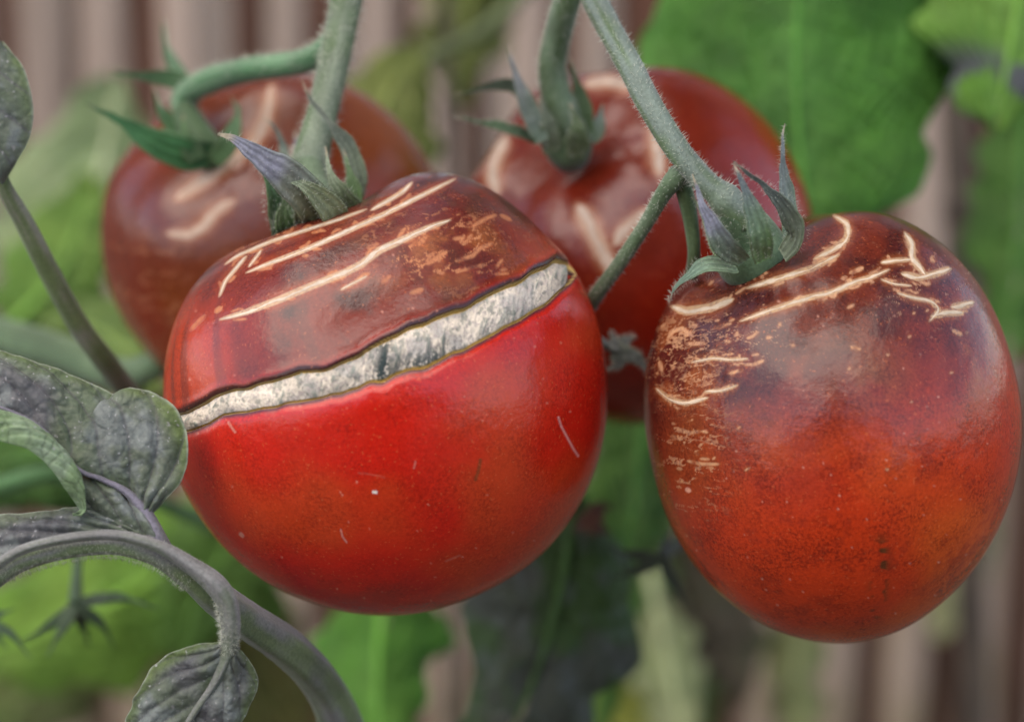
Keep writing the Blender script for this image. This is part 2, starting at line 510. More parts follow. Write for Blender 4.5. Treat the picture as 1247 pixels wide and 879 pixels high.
def crackle(px, py, ang, su, sv, seed, width=0.022, keep=0.5):
    """fine broken lines running along ang (radians, image sense), for the corky net on the skin"""
    u = (px * math.cos(ang) + py * math.sin(ang)) / su; v = (-px * math.sin(ang) + py * math.cos(ang)) / sv
    q = np.stack([u, v, 0 * u], 1)
    n = fbm(q, 1.0, 3, seed); k = vnoise(q * .9, 1.0, seed + 40)
    return (1 - smooth(width * .5, width * 1.6, np.abs(n - .5))) * smooth(keep, keep + .12, k)

def lerp(a, b, t):
    return a + (np.asarray(b) - a) * t[:, None]

def scar_ribbon(fr, poly, w, root, tone=(0.60, 0.51, 0.41), edge=(0.34, 0.13, 0.05), h=0.00004, seed=0):
    """a raised corky ridge that follows the skin"""
    p = np.asarray(poly, float)
    n = int(max(14, np.sum(np.linalg.norm(np.diff(p[:, :2], axis=0), axis=1)) / 3))
    c = spline(p[:, :2], n)
    t = unit(np.gradient(c, axis=0)); nrm = np.stack([-t[:, 1], t[:, 0]], 1)
    s = np.linspace(0, 1, n)
    jag = fbm(np.stack([s * n * 0.3, np.full(n, seed * 3.1), s * 0], 1), 1.0, 3, seed) - 0.5
    jag2 = fbm(np.stack([s * n * 0.22, np.full(n, seed * 1.7 + 9), s * 0], 1), 1.0, 3, seed + 5) - 0.5
    ww = w / 2 * np.clip(1 - (2 * s - 1) ** 4, 0.0, 1) ** 0.6 * (0.68 + 1.5 * jag)
    c = c + nrm * (jag2 * w * 0.5)[:, None]
    us = np.array([-1.25, -0.9, -0.5, 0, 0.5, 0.9, 1.25]); hs = np.array([-0.9, 0.1, 0.8, 1.0, 0.8, 0.1, -0.9])
    q = (c[:, None, :] + nrm[:, None, :] * (us[None, :] * ww[:, None])[..., None]).reshape(-1, 2)
    pos, loc = fr.hit(q[:, 0], q[:, 1])
    nr = fr.normal(loc)
    hh = (hs[None, :] * h * np.clip(ww / 2.0, 0.3, 1.2)[:, None]).ravel()
    pos = pos + nr * hh[:, None]
    e = np.abs(np.tile(us, n))
    g = fbm(pos, 1500, 2, seed)
    col = lerp(lerp(np.tile(tone, (n * 7, 1)), np.array(tone) * 0.72, g), edge, smooth(0.55, 1.2, e))
    f = grid_faces(n, 7)
    if np.sum(np.cross(pos[f[:, 1]] - pos[f[:, 0]], pos[f[:, 2]] - pos[f[:, 0]]) * nr[f[:, 0]]) < 0: f = f[:, ::-1].copy()
    return mesh_obj('scar', pos, f, M_SCAR, root, world_loc(root), {'col': col})

def build_skin(fr, root, mat, colour_fn, nth, nph, disp_fn=None):
    n, quads, N = fr.grid(nth, nph)
    r = fr.radius(n)
    pos = fr.to_world(n, r)
    px, py = proj(pos)
    nr = fr.normal(n)
    front = np.sum(nr * (CAM_LOC - pos), 1) > 0
    al = np.arccos(np.clip(n @ fr.stem, -1, 1))
    if disp_fn is not None:
        pos = pos + nr * disp_fn(px, py, front, n)[:, None]
    col, rough = colour_fn(px, py, front, n, al)
    o = mesh_obj('skin', pos, quads, mat, root, world_loc(root), {'col': np.clip(col, 0, 1), 'rough': rough})
    # outward normals
    me = o.data
    f0 = me.polygons[nph * 20]
    if f0.normal.dot(Vector(np.asarray(f0.center) + np.array(world_loc(root)) - fr.c)) < 0:
        me.flip_normals()
    return o

def sepal(root, pts, width, c0, c1, tip=(0.30, 0.24, 0.16), thick=0.22, rot=0.0, keel=0.25, seed=0, prof='leaf', name='sepal', mat=None):
    """flat pointed leaflet: a lens-shaped section swept along pts = (px, py, depth)"""
    n = 40
    q = spline(pts, n); c = P(q)
    t, _, _ = frames(c)
    s = np.linspace(0, 1, n)
    view = unit(c - CAM_LOC)
    wd = unit(np.cross(t, view)); nd = np.cross(wd, t)
    ca, sa = math.cos(rot), math.sin(rot)
    wd, nd = wd * ca + nd * sa, nd * ca - wd * sa
    if prof == 'leaf':
        w = (0.45 + 0.55 * np.sin(np.pi * np.clip(s * 1.25 + 0.12, 0, 1))) * np.clip(1 - s ** 2.2, 0, 1) ** 0.8 + 0.05 * (1 - s)
    elif prof == 'fan':
        w = np.clip(1 - s, 0, 1) ** .9 * (1 + .35 * np.exp(-((s - .55) / .2) ** 2)) + .04
    else:
        w = np.clip(1 - s ** 3, 0, 1) ** 0.6
    w = np.maximum(w, 0.05) * width / 2 * K * q[:, 2]
    m = 36
    ph = np.linspace(0, 2 * np.pi, m, endpoint=False)
    X = np.cos(ph)[None, :] * w[:, None]
    Y = np.sin(ph)[None, :] * (w * thick)[:, None] - keel * (np.cos(ph)[None, :] ** 2) * w[:, None]
    Y = Y - 0.10 * w[:, None] * np.exp(-(np.cos(ph)[None, :] / 0.14) ** 2) * (np.sin(ph)[None, :] > 0) * -1
    Y = Y + 0.06 * w[:, None] * np.cos(np.arcsin(np.clip(np.cos(ph), -1, 1)) * 9)[None, :]
    pos = (c[:, None, :] + wd[:, None, :] * X[..., None] + nd[:, None, :] * Y[..., None]).reshape(-1, 3)
    pos = pos + (np.stack([fbm(pos, 420, 2, seed + k) for k in range(3)], 1) - 0.5) * 0.0006
    S = np.repeat(s, m); E = np.abs(np.tile(np.cos(ph), n))
    nz = fbm(pos, 300, 3, seed + 9)
    col = lerp(np.tile(c0, (len(pos), 1)), c1, np.clip(smooth(0.1, 0.75, S + 0.5 * (nz - 0.5)), 0, 1))
    vn = np.tile(np.cos(np.arcsin(np.clip(np.cos(ph), -1, 1)) * 9), n)
    col = col * (0.88 + 0.2 * vn + 0.5 * (nz - .5))[:, None]
    col = lerp(col, np.array([0.20, 0.27, 0.14]), 0.5 * smooth(0.75, 1.0, E) * (1 - S))
    col = lerp(col, tip, smooth(0.86, 0.95, S))
    v, f = pos, [tuple(x) for x in grid_faces(n, m, True)]
    f += [tuple(range(m)), tuple(range((n - 1) * m, n * m))[::-1]]
    o = mesh_obj(name, v, f, mat or M_SEPAL, root, world_loc(root), {'col': col})
    if q[:, 2].mean() < .40 and name == 'sepal':
        hairs(o, c[4:], w[4:], 260, .0007, seed + 300, .00002)
    return o

def stem(root, name, pts, col_a, col_b, seg=20, bump=0.05, seed=0, n=90, mat=None, ridges=0):
    """pts: (px, py, depth, radius in px). Lit/shaded sides come from light; the two colours are upper skin and underside skin"""
    q = spline(pts, n)
    c = P(q[:, :3]); r = q[:, 3] * K * q[:, 2]
    v, f, nn = tube_geo(c, r, seg, bump, seed, ridges)
    nz = fbm(v, 220, 3, seed + 3)
    up = np.concatenate([nn[:, 2], [0, 0]])
    m = len(v) - 2
    S_, F_ = np.repeat(np.arange(n), seg), np.tile(np.arange(seg), n) * 2 * np.pi / seg
    st = np.concatenate([vnoise(np.stack([np.cos(F_) * 2.2, np.sin(F_) * 2.2, S_ * .06], 1), 1., seed + 7), [.5, .5]])
    col = lerp(np.tile(col_a, (len(v), 1)), col_b, np.clip(smooth(0.35, 0.65, nz * .5 + st * .5 + 0.12 * up), 0, 1))
    col = col * (0.72 + 0.5 * st)[:, None]
    return mesh_obj(name, v, f, mat or M_STEM, root, world_loc(root), {'col': col}), c, r

def hairs(root, c, r, count, length, seed=0, thin=0.00004):
    """fine hairs on a stem, one joined mass"""
    g = np.random.default_rng(seed)
    t, n, b = frames(c)
    i = g.integers(0, len(c) - 1, count); u = g.random(count)[:, None]
    base = c[i] * (1 - u) + c[i + 1] * u
    a = g.random(count) * 2 * np.pi
    out = np.cos(a)[:, None] * n[i] + np.sin(a)[:, None] * b[i]
    rad = r[i][:, None]
    L = (length * (0.4 + 0.9 * g.random(count)))[:, None]
    d = unit(out + (g.random((count, 3)) - 0.5) * 0.7)
    p0 = base + out * rad * 0.93; p1 = p0 + d * L
    e1 = unit(np.cross(d, [0.3, 0.5, 0.8])); e2 = np.cross(d, e1)
    V = np.stack([p0 + e1 * thin, p0 - e1 * thin * .5 + e2 * thin * .87, p0 - e1 * thin * .5 - e2 * thin * .87, p1], 1).reshape(-1, 3)
    k = np.arange(count)[:, None] * 4
    F = np.concatenate([k + np.array([[0, 1, 3]]), k + np.array([[1, 2, 3]]), k + np.array([[2, 0, 3]])])
    o = mesh_obj('hair', V, F, M_HAIR, root, world_loc(root), {'col': np.tile((0.50, 0.52, 0.44), (len(V), 1))})
    o['kind'] = 'stuff'
    return o

# ---- A: big split tomato
SIL_A = [(203, 455), (215, 400), (240, 350), (270, 318), (320, 290), (400, 262), (450, 240), (490, 216), (530, 209), (580, 224), (640, 265), (690, 315), (722, 370), (738, 440),
         (740, 490), (727, 570), (690, 640), (640, 690), (580, 725), (500, 747), (430, 745), (350, 720), (290, 680), (245, 630), (215, 570), (205, 510)]
A = Fruit((471, 480), SIL_A, 0.377, 0.98, (385, 262, -0.12), (0.09, 0.30), 0.012, 1)
rootA = thing('tomato', A.c - np.array([0, 0, A.R]), 'large red tomato split by a long white healed crack', 'tomato', 'ripe tomatoes on the truss')
UP = np.array([(150, 522), (224, 502), (257, 484), (290, 474), (330, 464), (365, 454), (390, 451), (415, 440), (440, 429), (467, 414), (495, 400), (549, 381), (576, 369), (617, 348), (653, 329), (677, 314), (694, 319), (702, 332)], float)
LO = np.array([(150, 548), (230, 524), (252, 517), (270, 507), (320, 496), (365, 490), (395, 485), (425, 474), (460, 465), (490, 455), (522, 446), (549, 433), (582, 416), (617, 400), (650, 381), (680, 359), (697, 343), (702, 334)], float)
def crack_coords(px, py):
    jit = (vnoise(np.stack([px * 0.06, px * 0, px * 0], 1), 1.0, 3) - 0.5) * 4.5
    jit2 = (vnoise(np.stack([px * 0.06, px * 0, px * 0], 1), 1.0, 8) - 0.5) * 4.5
    u = np.interp(px, UP[:, 0], UP[:, 1]) + jit; l = np.interp(px, LO[:, 0], LO[:, 1]) + jit2
    inside = (px > 150) & (px < 702)
    return u, l, inside
def dispA(px, py, front, n):
    u, l, ins = crack_coords(px, py)
    ins = ins & front
    du = py - u; dl = l - py                      # >0 inside
    inn = np.minimum(du, dl) * 0.93
    end = smooth(702, 690, px)
    sink = smooth(-1.0, 4.5, inn) * 0.0024
    lip_u = np.exp(-((du + 7) / 7.0) ** 2) * 0.0002
    lip_l = np.exp(-((dl + 26) / 22.0) ** 2) * 0.00012
    sag = -np.exp(-((dl + 1) / 7.0) ** 2) * 0.0003
    return np.where(ins, (-sink + lip_u + lip_l + sag) * end, 0.0)
SC_A = [([(300, 332), (330, 320), (370, 305), (420, 283), (470, 260), (520, 235), (554, 218)], 5.5),
        ([(268, 389), (300, 380), (340, 365), (380, 348), (420, 332), (440, 322), (462, 305), (490, 292), (520, 278), (548, 268)], 8),
        ([(274, 322), (290, 311), (330, 294), (370, 281), (410, 268), (446, 255)], 4),
        ([(267, 361), (274, 343), (288, 326), (300, 312)], 4),
        ([(303, 325), (318, 305)], 3),
        ([(415, 353), (430, 345), (447, 336)], 3),
        ([(452, 256), (470, 246), (490, 234), (502, 222)], 5)]
SC_A2 = [([(555, 318), (575, 312), (584, 303), (600, 296)], 4), ([(520, 322), (534, 312), (544, 306)], 3.5), ([(262, 380), (270, 374)], 5), ([(232, 402), (250, 384)], 4),
         ([(575, 276), (592, 266), (604, 262)], 3.5), ([(500, 300), (520, 288)], 3), ([(610, 262), (622, 268)], 3), ([(500, 357), (515, 352)], 4), ([(465, 345), (475, 336)], 3),
         ([(560, 330), (590, 322)], 2.5), ([(604, 326), (612, 316)], 2.5)]
g = np.random.default_rng(12)
for _ in range(12):
    x, y = g.normal(535, 42), g.normal(306, 26)
    a = -0.45 + g.normal(0, .35); L = g.uniform(4, 16)
    SC_A2.append(([(x, y), (x + L * math.cos(a), y + L * math.sin(a))], g.uniform(1.5, 3.5)))
def offshoots(src, out, seed, lmax):
    q = np.random.default_rng(seed)
    for pts, w in src:
        p = spline(np.asarray(pts, float), 40); L = np.sum(np.linalg.norm(np.diff(p, axis=0), axis=1))
        for _ in range(int(L / 16)):
            i = q.integers(2, 37); t = unit(p[i + 1] - p[i - 1]); nrm = np.array([-t[1], t[0]]) * q.choice([-1, 1])
            l = q.uniform(4, lmax); a = p[i] + nrm * q.uniform(1, 6)
            out.append(([tuple(a), tuple(a + t * l * .6 + nrm * q.uniform(-1, 2.5)), tuple(a + t * l + nrm * q.uniform(-1, 4))], q.uniform(1, 2.4)))
offshoots(SC_A, SC_A2, 3, 18)
def colA(px, py, front, n, al):
    N = len(px)
    p3 = n * A.R
    big = fbm(p3, 60, 3, 5); mid = fbm(p3, 220, 4, 9); st = fbm(n @ np.diag([1, 1, 1]) * A.R, 500, 3, 2)
    red = np.tile((0.46, 0.012, 0.005), (N, 1))
    c = lerp(red, (0.44, 0.045, 0.010), smooth(0.45, 0.75, big) * 0.8)
    # radial brown streaks running from the stem
    psi = np.arctan2(n @ A.sa, n @ A.sb)
    stk = vnoise(np.stack([psi * 14, al * 1.5, al * 0], 1), 1.0, 4)
    c = lerp(c, (0.20, 0.03, 0.012), 0.35 * smooth(0.55, 0.9, stk) * smooth(2.4, 0.6, al))
    u, l, ins = crack_coords(px, py)
    above = smooth(6, -16, py - u) * front + (~front) * smooth(1.5, 1.1, al)
    sh = np.clip(above, 0, 1)
    shoulder = lerp(np.tile((0.145, 0.017, 0.010), (N, 1)), (0.050, 0.013, 0.013), smooth(0.40, 0.62, mid * 0.6 + big * 0.4))
    shoulder = lerp(shoulder, (0.40, 0.035, 0.008), smooth(350, 235, px) * smooth(330, 420, py) * 0.9)
    shoulder = lerp(shoulder, (0.40, 0.045, 0.010), smooth(590, 690, px) * smooth(230, 330, py) * 0.9)
    shoulder = lerp(shoulder, (0.10, 0.022, 0.016), 0.5 * smooth(0.6, 0.85, stk))
    c = lerp(c, shoulder, sh)
    orange = np.exp(-(((px - 535) / 75) ** 2 + ((py - 305) / 42) ** 2)) * front
    c = lerp(c, (0.30, 0.085, 0.022), np.clip(orange * 1.3, 0, 1) * smooth(0.38, 0.68, mid))
    c = lerp(c, (0.09, 0.018, 0.010), np.clip(orange * 1.2, 0, 1) * smooth(0.50, 0.3, mid))
    rough = np.zeros(N)
    halo = np.zeros(N); core = np.zeros(N)
    for q, w in SC_A:
        halo = np.maximum(halo, mark(px, py, front, q, w + 9, 7))
        core = np.maximum(core, mark(px, py, front, q, w, 1.5))
    h2 = np.zeros(N)
    for q, w in SC_A2:
        h2 = np.maximum(h2, mark(px, py, front, q, w, 2.0) * 0.75)
        halo = np.maximum(halo, 0.6 * mark(px, py, front, q, w + 4, 5))
    cr = crackle(px, py, -0.4, 16, 6, 3, .03, .42) * np.clip(orange * 1.6, 0, 1)
    h2 = np.maximum(h2, cr * .8)
    c = lerp(c, (0.30, 0.06, 0.022), 0.55 * halo * smooth(0.25, 0.6, mid))
    c = lerp(c, (0.50, 0.20, 0.08), h2 * smooth(0.2, 0.55, st))
    c = lerp(c, (0.50, 0.36, 0.22), core * 0.8)
    # lip of the crack: dark brown upper edge, thin yellow rim, purple lower edge
    w1 = 6 + 5 * (vnoise(np.stack([px * .03, px * 0, px * 0], 1), 1, 6) - .3)
    du = u - py; dl = py - l
    reg = front & ins
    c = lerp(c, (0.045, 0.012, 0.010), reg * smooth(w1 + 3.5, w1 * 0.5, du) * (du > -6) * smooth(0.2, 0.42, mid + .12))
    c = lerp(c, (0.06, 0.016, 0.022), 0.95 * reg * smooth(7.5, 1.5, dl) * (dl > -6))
    rim = reg * np.maximum(np.exp(-((du + 1.2) / 1.1) ** 2), np.exp(-((dl + 1.2) / 1.1) ** 2))
    c = lerp(c, (0.78, 0.55, 0.16), np.clip(rim, 0, 1) * 0.95)
    rough += 0.35 * np.clip(core + h2 + rim, 0, 1) + 0.18 * orange
    # scratches and specks
    for q, w, k, s_ in (([(680, 508), (683, 518), (691, 533), (698, 546), (704, 555)], 1.8, (0.62, 0.30, 0.26), .8), ([(415, 645), (417, 653), (422, 660)], 1.6, (0.55, 0.25, 0.2), .7), ([(455, 599), (458, 599)], 3.2, (0.75, 0.68, 0.6), 1),
                        ([(585, 560), (583, 572), (579, 584)], 3.5, (0.16, 0.04, 0.012), .8), ([(293, 650), (295, 652)], 4, (0.6, 0.3, 0.22), .7), ([(436, 576), (450, 577), (468, 581)], 1.0, (0.5, 0.16, 0.1), .35),
                        ([(543, 683), (560, 676)], 1.4, (0.5, 0.16, 0.1), .5), ([(278, 514), (287, 526)], 1.8, (0.55, 0.22, 0.16), .8), ([(504, 570), (506, 562)], 1.4, (.5, .2, .15), .6)):
        c = lerp(c, k, s_ * mark(px, py, front, q, w, 1.2, False))
    spk = np.zeros(N)
    gg = np.random.default_rng(5)
    for _ in range(70):
        x, y = gg.uniform(230, 720), gg.uniform(260, 740)
        spk = np.maximum(spk, mark(px, py, front, [(x, y), (x + .6, y + .4)], gg.uniform(0.8, 2.0), 1.2, False) * gg.uniform(.25, .7))
    c = lerp(c, (0.60, 0.24, 0.16), spk)
    # darker red patch near the blossom end
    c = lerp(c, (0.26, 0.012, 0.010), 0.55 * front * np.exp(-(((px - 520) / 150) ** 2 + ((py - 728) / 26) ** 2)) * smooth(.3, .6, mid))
    return c, rough
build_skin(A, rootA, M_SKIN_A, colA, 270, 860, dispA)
# crack flesh
nu, nv = 520, 44
xs = np.linspace(196, 702, nu)
u, l, _ = crack_coords(xs, xs * 0)
vv = np.linspace(-0.04, 1.04, nv)
X = np.repeat(xs, nv); Y = (u[:, None] + (l - u)[:, None] * vv[None, :]).ravel(); V = np.tile(vv, nu)
pos, loc = A.hit(X, Y); nr = A.normal(loc)
fib = fbm(np.stack([X * 0.20 + V * 1.2 + 2.5 * vnoise(np.stack([X * .05, V * 2, X * 0], 1), 1., 2), V * 2.6, X * 0], 1), 1.0, 4, 21); grain = fbm(np.stack([X * .35, Y * .35, X * 0], 1), 1.0, 3, 31)
edge = np.minimum(V, 1 - V)
hgt = -0.00045 + 0.0004 * np.sin(np.pi * np.clip(V, 0, 1)) + (fib - .5) * 0.00035 + (grain - .5) * 0.00012 - 0.0004 * smooth(0.08, 0.0, edge)
hgt -= 0.0016 * smooth(690, 702, X)
pos = pos + nr * hgt[:, None]
cf = np.tile((0.66, 0.58, 0.48), (len(X), 1))
blot = fbm(np.stack([X * .045, Y * .06, X * 0], 1), 1.0, 3, 51)
cf = lerp(cf, (0.36, 0.34, 0.32), smooth(0.42, 0.7, blot) * .8)
cf = lerp(cf, (0.40, 0.34, 0.32), smooth(0.5, 0.7, grain) * .7)
cf = lerp(cf, (0.26, 0.29, 0.25), smooth(0.56, 0.78, fib) * 0.8)
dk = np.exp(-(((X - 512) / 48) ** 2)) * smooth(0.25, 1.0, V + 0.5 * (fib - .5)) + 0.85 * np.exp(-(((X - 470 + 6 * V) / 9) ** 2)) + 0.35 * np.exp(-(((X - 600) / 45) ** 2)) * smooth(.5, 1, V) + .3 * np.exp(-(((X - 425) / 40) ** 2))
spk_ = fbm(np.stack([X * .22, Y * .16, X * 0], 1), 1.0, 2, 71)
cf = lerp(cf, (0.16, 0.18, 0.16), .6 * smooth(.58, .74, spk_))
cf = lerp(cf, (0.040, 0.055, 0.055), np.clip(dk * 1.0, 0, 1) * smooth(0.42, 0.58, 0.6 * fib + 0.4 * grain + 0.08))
cf = lerp(cf, (0.55, 0.37, 0.10), smooth(0.09, 0.03, edge + 0.05 * (grain - .5)))
ff = grid_faces(nu, nv)
if np.sum(np.cross(pos[ff[:, 1]] - pos[ff[:, 0]], pos[ff[:, 2]] - pos[ff[:, 0]]) * nr[ff[:, 0]]) < 0: ff = ff[:, ::-1].copy()
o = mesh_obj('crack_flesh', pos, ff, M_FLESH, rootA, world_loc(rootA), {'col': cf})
o['label'] = 'white fibrous flesh exposed in the long crack'
for i, (q, w) in enumerate(SC_A):
    scar_ribbon(A, q, w * .85, rootA, seed=i)
GR, GY, PU = (0.12, 0.19, 0.085), (0.17, 0.21, 0.14), (0.19, 0.195, 0.25)
sepal(rootA, [(398, 290, .372), (388, 255, .365), (352, 216, .361), (312, 187, .360), (285, 169, .360), (266, 163, .360)], 58, (.17, .20, .09), PU, seed=1, rot=0.15, prof='fan', keel=.12, tip=(.42, .36, .26))
sepal(rootA, [(340, 285, .375), (338, 255, .372), (332, 230, .370), (318, 205, .369), (300, 190, .368)], 34, (0.09, 0.17, 0.07), (0.07, 0.15, 0.05), seed=2, rot=-.5)
sepal(rootA, [(425, 255, .384), (436, 225, .380), (430, 190, .379), (405, 152, .378), (382, 126, .378), (372, 108, .378), (366, 98, .378)], 25, GY, (0.12, 0.14, 0.11), seed=3, rot=.3, tip=(.3, .2, .13))
sepal(rootA, [(362, 240, .393), (350, 205, .394), (344, 175, .394), (332, 152, .393), (320, 143, .393)], 18, GY, (0.13, .17, .15), seed=4, rot=.2)
sepal(rootA, [(370, 240, .398), (362, 190, .400), (360, 160, .402)], 22, GY, PU, seed=5)
stem(rootA, 'calyx_base', [(392, 292, .384, 30), (385, 272, .380, 42), (380, 250, .378, 40), (376, 228, .379, 30), (374, 205, .381, 24)], (.085, .13, .06), (.12, .17, .10), seed=6, n=40)
sepal(rootA, [(418, 285, .370), (405, 258, .364), (378, 232, .361), (352, 218, .361), (335, 214, .362)], 36, (.18, .20, .08), GY, seed=64, rot=-.2)
sepal(rootA, [(436, 275, .374), (428, 250, .370), (408, 222, .368), (398, 196, .369), (396, 178, .371)], 26, (.14, .19, .08), GY, seed=65, rot=.3)
sepal(rootA, [(350, 292, .374), (346, 265, .370), (350, 232, .369)], 30, (.10, .19, .06), GR, seed=61, rot=-.3)
sepal(rootA, [(378, 284, .373), (372, 258, .368), (362, 225, .366)], 34, (.17, .20, .09), GY, seed=62, rot=.2)
sepal(rootA, [(430, 262, .378), (434, 238, .377), (424, 205, .377), (418, 182, .378)], 22, (.10, .18, .06), (.09, .15, .06), seed=63, rot=.5)
sepal(rootA, [(405, 270, .374), (415, 245, .370), (420, 225, .370)], 30, (.13, .17, .08), GR, seed=8, prof='leaf')

# ---- B: oval brown-red tomato
SIL_B = [(826, 345), (812, 380), (790, 430), (783, 490), (795, 560), (815, 630), (850, 690), (900, 740), (960, 772), (1020, 783), (1080, 773), (1140, 736), (1190, 680), (1225, 600),
         (1237, 520), (1233, 470), (1217, 410), (1181, 340), (1132, 290), (1080, 263), (1030, 257), (980, 262), (930, 285), (880, 312)]
B = Fruit((1010, 515), SIL_B, 0.376, 1.0, (918, 300, 0.28), (0.07, 0.30), 0.016, 2)
rootB = thing('tomato', B.c - np.array([0, 0, B.R * 1.15]), 'oval brown red tomato with cream net scars over its dark shoulder', 'tomato', 'ripe tomatoes on the truss')
SC_B = [([(1015, 262), (1030, 271), (1033, 281), (1030, 292), (1016, 303), (991, 316)], 7), ([(1022, 310), (991, 326), (954, 338), (909, 351)], 7), ([(817, 373), (836, 379), (864, 375), (893, 364)], 10),
        ([(901, 391), (930, 381), (954, 373), (983, 363), (1016, 355), (1040, 344), (1065, 336), (1083, 328)], 6.5), ([(1102, 283), (1110, 297), (1111, 314), (1118, 324), (1127, 335)], 8),
        ([(1073, 320), (1092, 317), (1110, 316)], 5), ([(1098, 333), (1118, 338), (1138, 334), (1158, 327)], 8), ([(1073, 340), (1089, 346), (1110, 348)], 3),
        ([(1093, 357), (1114, 363), (1134, 367), (1143, 377), (1132, 391)], 4.5), ([(1134, 385), (1152, 381), (1173, 381)], 8), ([(1158, 374), (1172, 372), (1186, 368)], 8),
        ([(842, 441), (868, 436), (890, 438), (911, 437)], 4.5), ([(799, 473), (815, 486), (835, 491), (862, 484)], 6), ([(858, 477), (880, 475), (898, 469)], 4.5)]
SC_B2 = [([(813, 412), (820, 403), (831, 400), (844, 410)], 4), ([(835, 419), (858, 418)], 3.5), ([(827, 523), (840, 527), (854, 525)], 3), ([(817, 531), (831, 535)], 3), ([(837, 561), (855, 565), (876, 565)], 3),
         ([(803, 440), (806, 452)], 4), ([(908, 350), (896, 358)], 2), ([(1035, 333), (1051, 326)], 4), ([(1025, 340), (1031, 337)], 3), ([(1036, 422), (1048, 425)], 3), ([(915, 445), (930, 439)], 3), ([(888, 455), (905, 450)], 3),
         ([(1160, 402), (1172, 408)], 3.5), ([(1135, 312), (1137, 320)], 5), ([(870, 400), (890, 394)], 2.5), ([(910, 412), (918, 409)], 2), ([(1032, 375), (1040, 371)], 2)]
g = np.random.default_rng(22)
def cluster(out, n, cx, cy, sx, sy, ang, w, lmax=10):
    for _ in range(n):
        x, y = g.normal(cx, sx), g.normal(cy, sy)
        a = ang + g.normal(0, .3); L = g.uniform(2, lmax)
        out.append(([(x, y), (x + L * math.cos(a), y + L * math.sin(a))], g.uniform(*w)))
cluster(SC_B2, 7, 838, 430, 24, 26, -0.2, (1.2, 2.4))
cluster(SC_B2, 9, 905, 400, 32, 20, -0.35, (1, 2.2))
cluster(SC_B2, 5, 840, 545, 22, 36, 0.25, (1, 2.6), 14)
cluster(SC_B2, 9, 900, 345, 26, 12, -0.45, (1.2, 3), 9)
cluster(SC_B2, 6, 1130, 345, 40, 34, -0.1, (1, 2.5), 6)
cluster(SC_B2, 4, 880, 590, 30, 50, -0.5, (.8, 1.8), 7)
cluster(SC_B2, 8, 1090, 430, 60, 60, -0.3, (.8, 1.8), 4)
offshoots(SC_B, SC_B2, 4, 16)
